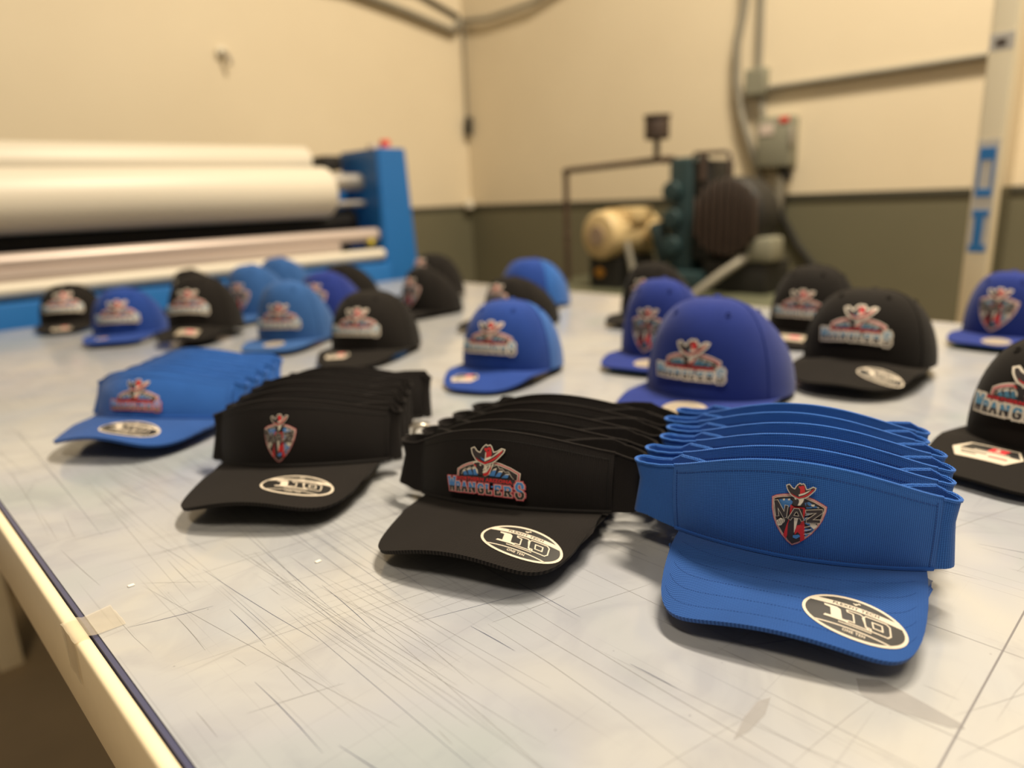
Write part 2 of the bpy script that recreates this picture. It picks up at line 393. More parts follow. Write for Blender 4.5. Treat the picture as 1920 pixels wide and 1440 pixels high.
# ---- WRANGLERS emblem, drawn in units of its own width (about 1540 units wide)
def U(pts): return [((x-900)/1540.0, -((y-0.085*(x-900))-760)/1540.0) for x, y in pts]
HAT_OUT = [(632, 290), (690, 270), (720, 300), (745, 335), (790, 365), (822, 372), (850, 310), (880, 270), (925, 238), (955, 262), (1000, 245), (1030, 275), (1055, 330), (1075, 378), (1140, 362), (1215, 312), (1272, 330), (1258, 380), (1190, 460), (1120, 530), (1065, 565), (930, 605), (800, 545), (740, 500), (690, 430), (655, 370)]
def wr_emblem(version):
    A = Art(); emb = version == 'cap'
    oc = 'ink_cream'; rim = 'ink_cream' if emb else 'ink_rose'; bl = 'thread_blue' if emb else 'ink_blue'
    arch = [(285, 860), (300, 665), (420, 605), (540, 570), (660, 550), (760, 540), (900, 530), (1060, 560), (1200, 600), (1380, 675), (1545, 775), (1530, 940)]
    A.add(oc, offset_poly(U(arch), 0.010 if not emb else 0.018))
    A.add('ink_rose', U(arch))
    A.add(oc, offset_poly(U(arch), -0.028 if emb else -0.016)); A.add('ink_dark', offset_poly(U(arch), -0.036 if emb else -0.024))
    # zigzag ridge line and the blue peaks with white caps
    zz = [(395, 775), (430, 700), (480, 660), (515, 690), (575, 635), (625, 670), (690, 625), (1065, 640), (1140, 610), (1190, 690), (1235, 685), (1290, 750), (1350, 740), (1400, 830), (1440, 880)]
    A.add(oc, strokes([U(zz)], 0.003))
    for (a, b, c, d) in (((430, 700), (480, 685), (552, 800), (450, 800)), ((530, 670), (600, 655), (665, 800), (570, 800)), ((650, 655), (720, 640), (775, 805), (680, 805)),
                         ((1140, 665), (1080, 690), (990, 820), (1100, 830)), ((1260, 715), (1190, 720), (1110, 835), (1200, 840)), ((1370, 770), (1310, 775), (1230, 850), (1340, 860))):
        A.add(bl, U([a, b, c, d]))
        t = lambda p, q, k: (p[0]+(q[0]-p[0])*k, p[1]+(q[1]-p[1])*k)
        A.add(oc, U([a, b, t(b, c, .28), t(t(a, b, .5), t(d, c, .5), .18), t(a, d, .3)]))
    # neckerchief, masked half of the face, light half
    A.add(oc, U([(670, 560), (705, 528), (780, 530), (790, 560), (1070, 540), (1085, 600), (1060, 660), (1010, 790), (930, 830), (860, 810), (760, 760), (720, 660)]))
    A.add('ink_dark', U([(690, 560), (770, 560), (800, 520), (1060, 560), (1045, 640), (1000, 740), (930, 820), (790, 800), (775, 700), (730, 640)]))
    A.add('ink_red', U([(1040, 620), (1040, 680), (990, 790), (930, 820), (885, 800), (895, 765), (960, 750), (1010, 690)]))
    A.add(oc, U([(905, 590), (1035, 570), (1035, 630), (1000, 690), (960, 745), (900, 765), (875, 750), (895, 715), (880, 700), (905, 660)]))
    A.add('ink_dark', U([(930, 605), (1010, 585), (1020, 600), (950, 625)])).add('ink_dark', U([(885, 705), (930, 690), (925, 705)]))
    A.add('ink_dark', U([(975, 640), (1010, 625), (960, 700)]))
    A.add(oc, U([(815, 585), (850, 595), (855, 625), (825, 615)]))
    A.add('ink_red', U([(690, 575), (730, 590), (765, 640), (720, 620)]))
    # hat
    A.add(oc, offset_poly(U(HAT_OUT), 0.007 if not emb else 0.02))
    A.add('ink_dark', offset_poly(U(HAT_OUT), -0.004))
    A.add('ink_red', U([(895, 290), (935, 305), (990, 280), (1030, 300), (1050, 430), (940, 490), (940, 370), (905, 330)]))
    A.add('ink_red', U([(730, 455), (800, 505), (915, 560), (1010, 525), (1120, 460), (1225, 345), (1245, 350), (1180, 450), (1080, 530), (925, 590), (800, 530)]))
    A.add(oc, U([(915, 490), (1030, 450), (1225, 325), (1240, 335), (1120, 430), (1030, 490), (920, 540)]))
    A.add('ink_dark', U([(1040, 430), (1110, 395), (1180, 350), (1100, 420), (1040, 465)]))
    A.add(bl, U([(830, 440), (870, 480), (915, 495), (915, 530), (870, 500)]))
    A.add(oc, U([(930, 370), (945, 380), (945, 490), (930, 495)]))
    A.add('ink_dark', U([(985, 320), (1000, 345), (960, 355)]))
    # word NORTHERN ARIZONA
    base = 0 if not emb else 1
    plate = [(330, 800), (1430, 905), (1430, 985), (330, 905)]
    A.add('ink_dark', U([(330, 792), (640, 800), (900, 815), (1200, 850), (1480, 880), (1480, 985), (900, 925), (330, 900)]))
    tp = text_polys('NORTHERN ARIZONA', 0.70, 0.046, 0.05)
    cx, cy = U([(895, 875)])[0]
    A.add('ink_red', [[(p[0]+cx, p[1]+cy) for p in f] for f in tp])
    # word WRANGLERS
    cells = [('W', 140, 320, 800, 1100), ('R', 325, 440, 905, 1108), ('A', 452, 590, 915, 1115), ('N', 615, 760, 930, 1130), ('G', 795, 930, 950, 1150),
             ('L', 950, 1075, 965, 1160), ('E', 1115, 1250, 980, 1180), ('R', 1285, 1430, 1000, 1200), ('S', 1475, 1640, 915, 1250)]
    hw = 0.0125
    def word(grow):
        out = []
        for ch, x0, x1, t, b in cells:
            (ax, ay), (bx, by) = U([(x0, t)])[0], U([(x1, t)])[0]
            cxm = (x0+x1)/2; (qx, qt), (_, qb) = U([(cxm, t+0)])[0], U([(cxm, b)])[0]
            g = hw*(1.15 if ch in 'WS' else 1.0)
            out += glyph(ch, ax+g, qb, (bx-ax)-2*g, qt-qb, g, grow)
        return out
    if emb: A.add('ink_cream', word(0.025))
    else: A.add('ink_rose', word(0.019))
    A.add('ink_cream', word(0.005))
    (_, yc) = U([(900, 1045)])[0]
    W = word(0.0)
    A.add(bl, [clip_y(p, yc, True) for p in W]); A.add('ink_dark', [clip_y(p, yc, False) for p in W], up=0)
    A.add(bl, strokes([U([(1075, 1010), (1100, 1010)])], 0.010))
    return A

# ---- NAZ shield, units of its own width (about 940 units wide), from 160 px crop
def V2(pts): return [((x-690)/940.0, -((y-0.10*(x-690))-740)/940.0) for x, y in pts]
def naz_emblem(version):
    A = Art(); emb = version == 'cap'; oc = 'ink_cream'; bl = 'thread_blue' if emb else 'ink_blue'
    sh = [(225, 445), (300, 415), (420, 398), (560, 392), (700, 395), (830, 425), (960, 465), (1080, 520), (1180, 570), (1175, 650), (1130, 800), (1060, 930), (960, 1060), (850, 1160), (740, 1245), (630, 1290), (540, 1225), (430, 1100), (340, 960), (275, 810), (235, 640)]
    if emb: A.add(oc, offset_poly(V2(sh), 0.02))
    A.add('ink_rose', V2(sh)); A.add(oc, offset_poly(V2(sh), -0.014)); A.add('ink_rose', offset_poly(V2(sh), -0.024)); A.add(oc, offset_poly(V2(sh), -0.036))
    A.add('ink_dark', offset_poly(V2(sh), -0.048))
    for P in ([(355, 490), (430, 480), (540, 470), (600, 520), (560, 600), (430, 650)], [(800, 530), (870, 510), (960, 560), (1060, 590), (840, 620)], [(800, 640), (850, 640), (900, 700), (820, 830)], [(830, 860), (920, 860), (1000, 960), (860, 1110), (830, 1000)]):
        A.add(bl, V2(P), up=0)
    for P in ([(420, 480), (455, 470), (460, 500), (430, 505)], [(505, 480), (545, 465), (550, 495), (520, 500)], [(900, 545), (970, 540), (965, 575), (925, 575)], [(1000, 580), (1045, 578), (1040, 600)]):
        A.add(oc, V2(P))
    # coat and body
    A.add('ink_red', V2([(560, 560), (620, 590), (800, 600), (830, 640), (800, 800), (830, 900), (840, 1150), (770, 1190), (700, 1010), (560, 1010), (520, 1160), (470, 1090), (520, 900), (560, 780)]))
    A.add('ink_dark', V2([(600, 620), (780, 620), (790, 760), (760, 860), (690, 1000), (760, 1060), (770, 1180), (630, 1240), (540, 1160), (540, 900), (570, 790)]))
    A.add(oc, V2([(640, 770), (710, 780), (690, 900), (680, 970), (655, 1040)]))
    A.add('ink_red', V2([(700, 900), (800, 880), (720, 1010), (670, 1070), (665, 1000)]))
    A.add(bl, V2([(640, 1080), (740, 1060), (770, 1090), (700, 1140), (640, 1120)]))
    A.add(oc, V2([(345, 830), (410, 785), (490, 810), (480, 850), (430, 910), (380, 925), (345, 890)])).add(oc, V2([(910, 850), (1010, 850), (1040, 890), (990, 945), (930, 900)]))
    for x in (380, 410, 440, 470): A.add('ink_dark', strokes([V2([(x, 815), (x-25, 890)])], 0.004))
    for y in (700, 750, 900, 960, 1020): A.add(oc, strokes([V2([(830, y+10), (890, y-5), (940, y-25)])], 0.005))
    # letters
    def let(grow):
        k = 0.026+grow
        return (strokes([V2([(310, 500), (350, 720)])], k)+strokes([V2([(330, 510), (480, 740)])], k+.006)+strokes([V2([(500, 580), (485, 740)])], k)
                + strokes([V2([(570, 770), (650, 630)]), V2([(650, 630), (700, 630)]), V2([(700, 630), (780, 780)])], k)+strokes([V2([(610, 735), (740, 745)])], k*.7)
                + strokes([V2([(850, 645), (1085, 620)]), V2([(1080, 630), (880, 795)]), V2([(870, 800), (1060, 790)])], k))
    A.add(oc, let(0.008)); A.add('ink_dark', let(0.0))
    # head and hat (the same hat, smaller)
    A.add('ink_dark', V2([(590, 400), (800, 410), (800, 500), (740, 560), (630, 560), (600, 500)]))
    A.add(oc, V2([(700, 450), (785, 440), (770, 490), (730, 545), (685, 550), (705, 500)]))
    A.add(oc, V2([(625, 430), (655, 440), (655, 460), (630, 450)]))
    f = 0.745; H = lambda P: V2([(480+(x-632)*f, 225+(y-270)*f*0.88) for x, y in P])
    A.add(oc, offset_poly(H(HAT_OUT), 0.010 if not emb else .03)); A.add('ink_dark', offset_poly(H(HAT_OUT), -0.004))
    A.add('ink_red', H([(895, 290), (935, 305), (990, 280), (1030, 300), (1050, 430), (940, 490), (940, 370), (905, 330)]))
    A.add('ink_red', H([(730, 455), (800, 505), (915, 560), (1010, 525), (1120, 460), (1225, 345), (1245, 350), (1180, 450), (1080, 530), (925, 590), (800, 530)]))
    A.add(oc, H([(915, 490), (1030, 450), (1180, 365), (1120, 430), (1030, 490), (920, 530)]))
    return A

# ---- oval size sticker
def oval_sticker():
    A = Art(); a, b = 0.5, 0.295
    A.add('foil_cream', ellipse(a, b)); A.add('foil_dark', ellipse(a-.032, b-.032))
    def band(y0, y1, bow, ai, bi, n=24):
        top, bot = [], []
        for i in range(n+1):
            t = -1+2*i/n
            yb = lambda y: y-bow*(t*t)
            xm = lambda y: ai*math.sqrt(max(0, 1-(y/bi)**2))
            top.append((xm(yb(y1))*t, yb(y1))); bot.append((xm(yb(y0))*t, yb(y0)))
        return [[bot[i], bot[i+1], top[i+1], top[i]] for i in range(n)]
    A.add('foil_cream', band(.115, .178, .02, a-.02, b-.02)); A.add('foil_cream', band(-.172, -.158, .02, a-.02, b-.02), up=0)
    mv = lambda F, x, y: [[(p[0]+x, p[1]+y) for p in f] for f in F]
    A.add('foil_dark', mv(text_polys('FLEXFIT TECH', .44, .036, .02), 0, .146))
    one = [[(-.30, .085), (-.17, .085), (-.135, .06), (-.105, -.065), (-.06, -.065), (-.05, -.095), (-.28, -.095), (-.27, -.065), (-.21, -.065), (-.235, .05), (-.29, .06)]]
    one2 = [[(x+.22, y) for x, y in one[0]]]
    A.add('foil_cream', one)
    A.add('foil_cream', strokes([one2[0]+[one2[0][0]]], .007), up=0)
    zo = [(.10, .085), (.29, .085), (.325, .055), (.345, -.06), (.32, -.095), (.15, -.095), (.12, -.065), (.075, .045), (.10, .085)]
    zi = [(.165, .035), (.255, .035), (.27, -.04), (.185, -.04), (.165, .035)]
    A.add('foil_cream', strokes([zo, zi], .007), up=0)
    A.add('foil_cream', strokes([[(-.13, -.122), (.17, -.122)]], .006), up=0)
    A.add('foil_cream', mv(text_polys('ONE TEN', .21, .04, .02), .02, -.21), up=0)
    A.add('foil_cream', strokes([[(-.03, .215), (-.01, .2), (-.005, .22)], [(.0, .205), (.02, .235), (.03, .222)]], .006), up=0)
    return A
def round_gold_sticker():
    A = Art(); A.add('foil_gold', ellipse(.5, .5)); A.add('foil_cream', strokes([ellipse(.42, .42)+[(.42, 0)]], .012))
    return A
def hang_sticker(base='foil_cream'):
    A = Art(); pl = [(-.5, .02), (-.33, .26), (.36, .26), (.5, .02), (.36, -.26), (-.33, -.26)]
    A.add('foil_cream', pl); A.add('foil_dark', [(-.40, .02), (-.3, .23), (.34, .23), (.46, .02)])
    A.add('ink_red', [(-.02, .06), (.02, .2), (.26, .2), (.22, .06)])
    A.add('foil_cream', text_polys('R', .05, .09, .02) and [[(p[0]+.12, p[1]+.13) for p in f] for f in text_polys('R', .07, .10, .02)])
    A.add('foil_cream', strokes([[(-.18, .035), (.3, .035)]], .012), up=0)
    A.add('foil_dark', strokes([[(-.34, -.05), (.02, -.05)], [(-.3, -.12), (-.1, -.12)]], .010), up=0)
    A.add('ink_red', strokes([[(.08, -.1), (.32, -.1)]], .014), up=0)
    return A
def beige_sticker():
    A = Art(); A.add('foil_gold', [(-.5, -.28), (.5, -.28), (.5, .28), (-.5, .28)]); A.add('ink_rose', [(-.1, -.05), (.3, -.05), (.3, .15), (-.1, .15)])
    A.add('foil_cream', strokes([[(-.4, -.16), (.4, -.16)]], .03), up=0)
    return A
ART = {}
def art(k):
    if k not in ART:
        ART[k] = {'wr_cap': lambda: wr_emblem('cap'), 'wr_visor': lambda: wr_emblem('visor'), 'naz_cap': lambda: naz_emblem('cap'), 'naz_visor': lambda: naz_emblem('visor'),
                  'oval': oval_sticker, 'gold': round_gold_sticker, 'hang': hang_sticker, 'beige': beige_sticker}[k]()
    return ART[k]

# ------------------------------------------------------------------ setting
WX, WY = 3.5, 4.0                    # right wall plane and left (back) wall plane
LINE = 0.265
def wall_mat(name, axis_noise=0.0):
    m = bpy.data.materials.new(name); m.use_nodes = True; nt = m.node_tree; N = nt.nodes; L = nt.links; b = N['Principled BSDF']
    b.inputs['Roughness'].default_value = 0.6
    g = N.new('ShaderNodeNewGeometry'); sp = N.new('ShaderNodeSeparateXYZ'); L.new(g.outputs['Position'], sp.inputs[0])
    gt = N.new('ShaderNodeMath'); gt.operation = 'GREATER_THAN'; gt.inputs[1].default_value = LINE; L.new(sp.outputs[2], gt.inputs[0])
    nz = N.new('ShaderNodeTexNoise'); nz.inputs['Scale'].default_value = 2.2; nz.inputs['Detail'].default_value = 3; L.new(g.outputs['Position'], nz.inputs['Vector'])
    up = N.new('ShaderNodeMix'); up.data_type = 'RGBA'; up.inputs['A'].default_value = (0.70, 0.60, 0.43, 1); up.inputs['B'].default_value = (0.77, 0.67, 0.49, 1)
    lo = N.new('ShaderNodeMix'); lo.data_type = 'RGBA'; lo.inputs['A'].default_value = (0.125, 0.118, 0.072, 1); lo.inputs['B'].default_value = (0.155, 0.142, 0.088, 1)
    L.new(nz.outputs['Fac'], up.inputs['Factor']); L.new(nz.outputs['Fac'], lo.inputs['Factor'])
    mx = N.new('ShaderNodeMix'); mx.data_type = 'RGBA'; L.new(gt.outputs[0], mx.inputs['Factor']); L.new(lo.outputs['Result'], mx.inputs['A']); L.new(up.outputs['Result'], mx.inputs['B'])
    L.new(mx.outputs['Result'], b.inputs['Base Color'])
    bp = N.new('ShaderNodeBump'); bp.inputs['Strength'].default_value = 0.3; bp.inputs['Distance'].default_value = 0.002
    n2 = N.new('ShaderNodeTexNoise'); n2.inputs['Scale'].default_value = 60; L.new(g.outputs['Position'], n2.inputs['Vector']); L.new(n2.outputs['Fac'], bp.inputs['Height']); L.new(bp.outputs['Normal'], b.inputs['Normal'])
    return m
M['wall'] = wall_mat('wall_two_tone')
def struct(mb, name, m):
    o = mb.build(name, m); o['kind'] = 'structure'; return o
struct(MB().box(-2.5, 4.6, -2.5, 4.3, FLOOR_Z-0.1, FLOOR_Z), 'floor', 'floor')
struct(MB().box(-2.5, WX+0.15, WY, WY+0.12, FLOOR_Z, 3.0), 'wall_left', 'wall')
struct(MB().box(WX, WX+0.15, 0.74, WY, FLOOR_Z, 3.0), 'wall_right', 'wall')
struct(MB().box(WX+0.15, WX+0.30, -2.5, 1.0, FLOOR_Z, 3.0), 'wall_far', 'wall')
struct(MB().box(-2.4, WX-0.008, WY-0.008, WY, LINE-0.03, LINE), 'trim_1', 'stripe')
struct(MB().box(WX-0.008, WX, 0.74, WY-0.008, LINE-0.03, LINE), 'trim_2', 'stripe')
struct(MB().box(WX+0.142, WX+0.15, -2.4, 0.74, LINE-0.03, LINE), 'trim_3', 'stripe')

# ------------------------------------------------------------------ work table
def table_mat():
    m = bpy.data.materials.new('clear_vinyl_over_white'); m.use_nodes = True; nt = m.node_tree; N = nt.nodes; L = nt.links; b = N['Principled BSDF']
    g = N.new('ShaderNodeTexCoord'); P = g.outputs['Object']
    def noise(scale, detail=4, vec=P, dist=0.0, rough=0.5):
        n = N.new('ShaderNodeTexNoise'); n.inputs['Scale'].default_value = scale; n.inputs['Detail'].default_value = detail
        n.inputs['Distortion'].default_value = dist; n.inputs['Roughness'].default_value = rough; L.new(vec, n.inputs['Vector']); return n
    def mapping(sc, rot=0.0):
        mp = N.new('ShaderNodeMapping'); mp.inputs['Scale'].default_value = sc; mp.inputs['Rotation'].default_value = (0, 0, rot); L.new(P, mp.inputs['Vector']); return mp.outputs[0]
    def ramp(inp, stops):
        r = N.new('ShaderNodeValToRGB'); e = r.color_ramp.elements
        while len(e) < len(stops): e.new(0.5)
        for i, (p, c) in enumerate(stops): e[i].position = p; e[i].color = tuple(c)+(1,) if len(c) == 3 else c
        L.new(inp, r.inputs[0]); return r.outputs[0]
    def mul(a, bb, f=1.0):
        x = N.new('ShaderNodeMix'); x.data_type = 'RGBA'; x.blend_type = 'MULTIPLY'; x.inputs['Factor'].default_value = f; L.new(a, x.inputs['A']); L.new(bb, x.inputs['B']); return x.outputs['Result']
    c = ramp(noise(3.2, 3, dist=0.6).outputs['Fac'], [(0.30, (0.315, 0.35, 0.37)), (0.42, (0.355, 0.37, 0.41)), (0.55, (0.41, 0.41, 0.405)), (0.70, (0.365, 0.385, 0.42))])
    c = mul(c, ramp(noise(11, 5, dist=1.5).outputs['Fac'], [(0.33, (0.88, 0.88, 0.90)), (0.5, (0.98, 0.98, 0.98)), (0.7, (1, 1, 1))]))
    # fine hairline scratches along and across the table
    for vec, th, dk in ((mapping((260, 1.6, 1)), 0.31, 0.84), (mapping((170, 2.4, 1), 0.06), 0.29, 0.88), (mapping((1.8, 210, 1)), 0.27, 0.91), (mapping((2.5, 160, 1), 0.16), 0.28, 0.90)):
        c = mul(c, ramp(noise(1.0, 2, vec, rough=0.7).outputs['Fac'], [(th, (dk, dk, dk)), (th+0.06, (1, 1, 1))]))
    v = N.new('ShaderNodeTexVoronoi'); v.inputs['Scale'].default_value = 42; L.new(P, v.inputs['Vector'])
    c = mul(c, ramp(v.outputs['Distance'], [(0.02, (0.55, 0.55, 0.55)), (0.045, (1, 1, 1))]), 0.6)
    L.new(c, b.inputs['Base Color'])
    rr = ramp(noise(5, 5, dist=1).outputs['Fac'], [(0.3, (0.10, 0.10, 0.10)), (0.7, (0.22, 0.22, 0.22))]); L.new(rr, b.inputs['Roughness'])
    b.inputs['IOR'].default_value = 1.5; b.inputs['Specular IOR Level'].default_value = 0.55
    bp = N.new('ShaderNodeBump'); bp.inputs['Strength'].default_value = 0.25; bp.inputs['Distance'].default_value = 0.002
    L.new(noise(9, 2, dist=0.5).outputs['Fac'], bp.inputs['Height']); L.new(bp.outputs['Normal'], b.inputs['Normal'])
    return m
M['vinyl_top'] = table_mat()
TX0, TX1, TY0, TY1 = 0.080, 1.745, -0.85, 2.40
tb = thing('work_table', 'large white-topped work table with scratched clear vinyl surface and cream metal edge', 'table', ((TX0+TX1)/2, (TY0+TY1)/2, FLOOR_Z))
cx0, cy0, cz0 = (TX0+TX1)/2, (TY0+TY1)/2, FLOOR_Z
def tp(mb, name, m, smooth=True):
    bmesh.ops.translate(mb.bm, vec=(-cx0, -cy0, -cz0), verts=mb.bm.verts); return mb.build(name, m, tb, smooth)
tp(MB().box(TX0+.012, TX1-.006, TY0+.006, TY1-.006, -0.03, -0.0012), 'tabletop', 'gap_blue')
tp(MB().box(TX0+.0155, TX1-.008, TY0+.008, TY1-.008, -0.0012, 0.0), 'vinyl_sheet', 'vinyl_top')
tp(MB().box(TX0, TX0+.0105, TY0, TY1, -0.080, 0.0012, 0.004, 3), 'edge_rail', 'powder_cream')
tp(MB().box(TX1-.006, TX1+.004, TY0, TY1, -0.080, -0.001, 0.003, 3), 'edge_rail', 'powder_cream')
tp(MB().box(TX0+.0105, TX1-.006, TY1-.006, TY1+.003, -0.080, -0.001, 0.003, 3), 'edge_rail', 'powder_cream')
tp(MB().box(TX0+.0105, TX1-.006, TY0-.003, TY0+.006, -0.080, -0.001, 0.003, 3), 'edge_rail', 'powder_cream')
for lx in (TX0+.06, TX1-.12):
    for ly in (TY0+.1, 0.75, TY1-.15):
        tp(MB().box(lx, lx+.06, ly, ly+.06, FLOOR_Z, -0.03, 0.004), 'leg', 'powder_cream')
# engraved cutter scratches as real thin marks lying in the sheet
rnd = random.Random(5)
for mi_, (nm, colr, n) in enumerate((('scratch_marks', (0.15, 0.145, 0.145), 330), ('blue_scratch_marks', (0.05, 0.06, 0.11), 80))):
    M[nm] = mat(nm, colr, 0.5)
    mb = MB()
    # bundles of long parallel knife marks
    for bnd in range(16 if mi_ == 0 else 3):
        bx, by = rnd.uniform(.14, .62), rnd.uniform(.38, .95); ba = math.radians(-90+rnd.gauss(0, 3) if rnd.random() < .75 else -12+rnd.gauss(0, 4))
        d = Vector((math.cos(ba), math.sin(ba), 0)); nn = Vector((-d.y, d.x, 0))
        for q_ in range(rnd.randint(6, 13)):
            c = Vector((bx, by, .00009+mi_*.00004))+nn*rnd.gauss(0, .022)+d*rnd.gauss(0, .05); L_ = rnd.uniform(.08, .34)
            a_, b_ = c-d*L_/2, c+d*L_/2+nn*rnd.gauss(0, .002)
            if min(a_.x, b_.x) < TX0+.018 or max(a_.y, b_.y) > TY1-.02: continue
            wd = rnd.uniform(.00007, .00015); m_ = (a_+b_)/2
            mb.quad(a_-nn*wd*.2, m_-nn*wd, m_+nn*wd, a_+nn*wd*.2); mb.quad(m_-nn*wd, b_-nn*wd*.2, b_+nn*wd*.2, m_+nn*wd)
    for i in range(n):
        if rnd.random() < .62:
            x, y = rnd.uniform(.11, .75), rnd.uniform(.05, 1.2)
        else: x, y = rnd.uniform(.1, 1.7), rnd.uniform(-.1, 2.2)
        long_ = rnd.random() < .15
        L_ = rnd.uniform(.15, .5) if long_ else rnd.uniform(.01, .12)
        if rnd.random() < .68: a = math.radians(-90+rnd.gauss(0, 4))
        elif rnd.random() < .8: a = math.radians(-14+rnd.gauss(0, 6))
        else: a = rnd.uniform(0, math.pi); L_ = min(L_, .06)
        wd = rnd.uniform(.00008, .00018) if mi_ == 0 else rnd.uniform(.00015, .0003)
        d = Vector((math.cos(a), math.sin(a), 0)); nn = Vector((-d.y, d.x, 0))
        bend = rnd.gauss(0, .01)*L_; pts = []
        for k in range(4):
            t = k/3-.5; p = Vector((x, y, .00008+mi_*.00004))+d*L_*t+nn*bend*(4*t*t); pts.append(p)
        if any(p.x < TX0+.016 or p.x > TX1-.01 or p.y > TY1-.01 or p.y < TY0 for p in pts): continue
        for k in range(3):
            w0 = wd*(1 if 0 < k else .2); w1 = wd*(1 if k < 2 else .2)
            mb.quad(pts[k]-nn*w0, pts[k+1]-nn*w1, pts[k+1]+nn*w1, pts[k]+nn*w0)
    o = tp(mb, nm, nm, False); o['kind'] = 'stuff'
M['seam_dark'] = mat('seam_dark', (0.16, 0.155, 0.17), 0.4)
tp(MB().box(TX0+.017, TX1-.01, 0.0726, 0.0738, 0.00002, 0.00016), 'sheet_seam', 'seam_dark', False)
# thin half-transparent grey patches near the front visor
M['grey_patch'] = mat('grey_patch', (0.36, 0.35, 0.35), 0.5, noise=0.2, nscale=60)
def grey_patch(pts):
    mb = MB(); vs = [mb.bm.verts.new((x, y, 0.00012)) for x, y in pts]; mb.bm.faces.new(vs); return tp(mb, 'grey_patch', 'grey_patch', False)
M['grey_patch'].node_tree.nodes['Principled BSDF'].inputs['Alpha'].default_value = 0.5
grey_patch([(.3154, .1612), (.3361, .1657), (.3539, .1665), (.3624, .1623), (.3465, .1577), (.3275, .1579)])
grey_patch([(.4145, .1318), (.4228, .1205), (.4208, .1045), (.4146, .0746), (.4106, .0709), (.4060, .0777), (.4014, .0984), (.3993, .1153), (.4020, .1249)])
# old clear tape wrapped over the rail
M['clear_tape'] = mat('clear_tape', (0.62, 0.55, 0.42), 0.2, noise=0.2, nscale=90); M['clear_tape'].node_tree.nodes['Principled BSDF'].inputs['Alpha'].default_value = 0.35
mb = MB()
pr = [(TX0+.034, .0006), (TX0+.013, .0008), (TX0+.008, .0030), (TX0-.0012, .0010), (TX0-.0014, -.018), (TX0-.0012, -.034)]
rows = []
rnd = random.Random(9)
for i, (x, z) in enumerate(pr):
    rows.append([mb.bm.verts.new((x+rnd.uniform(-.0006, .0006), .552+j*.006+rnd.uniform(-.002, .002), z+(rnd.uniform(0, .0008)))) for j in range(7)])
for i in range(len(rows)-1):
    for j in range(6): mb.bm.faces.new((rows[i][j], rows[i+1][j], rows[i+1][j+1], rows[i][j+1]))
tp(mb, 'tape', 'clear_tape')

for (x, y, nm) in ((0.262, 0.527, 'white plastic fleck on the table in front of the black visors'), (0.135, 0.610, 'white plastic fleck near the cream table edge'),):
    mb = MB(); k = .0022
    mb.box(x-k, x+k*1.3, y-k*.7, y+k*.8, 0.0001, 0.0011, 0.0003, 1)
    o = mb.build('plastic_fleck', 'fleck_white'); tag(o, nm, 'fleck')

# ------------------------------------------------------------------ visors
VW = 0.092
def visor_fns(q):
    bu, k0, k1, sl, z0, lean, hc, hs, Lb, bank = (q[k] for k in ('bulge', 'k0', 'k1', 'slope', 'z0', 'lean', 'hc', 'hs', 'L', 'bank'))
    VW = q['W']
    def yin(x):
        ax = abs(x)
        if ax <= .09: return bu*(ax/.09)**2
        return bu+2*bu/.09*(ax-.09)
    def zb(x, y):
        t = min(max(-y/Lb, 0), 1); k = k0+(k1-k0)*t
        xx = min(abs(x), .10)
        return z0+sl*min(y, 0)-k*xx*xx+bank*x
    def panel(x, t):
        hh = hs+(hc-hs)*max(0, 1-(min(abs(x), .09)/.09)**2)**1.35
        bz = zb(x, yin(x)); bul = -.004*4*t*(1-t)
        return Vector((x, yin(x)+hh*t*math.sin(lean)+bul, bz+hh*t*math.cos(lean)))
    ye = yin(VW)
    def yout(x):
        return ye+(-Lb-ye)*max(0, 1-abs(x/VW)**q['n'])**(1/q['m'])
    def brim(a, v):
        x = VW*math.sin(a)
        y = yin(x)*(1-v)+yout(x)*v
        return Vector((x, y, zb(x, y)))
    def brimxy(x, y): return Vector((x, y, zb(x, y)))
    return yin, zb, panel, brim, brimxy, hs, hc, lean
def along(f, x, y, off, e=1e-4):
    a = Vector(f(x+e, y))-Vector(f(x-e, y)); b = Vector(f(x, y+e))-Vector(f(x, y-e)); n = a.cross(b).normalized()
    return Vector(f(x, y))+n*off
def wave_tube(path, r, seg=6):
    return MB().tube(path, r, seg)
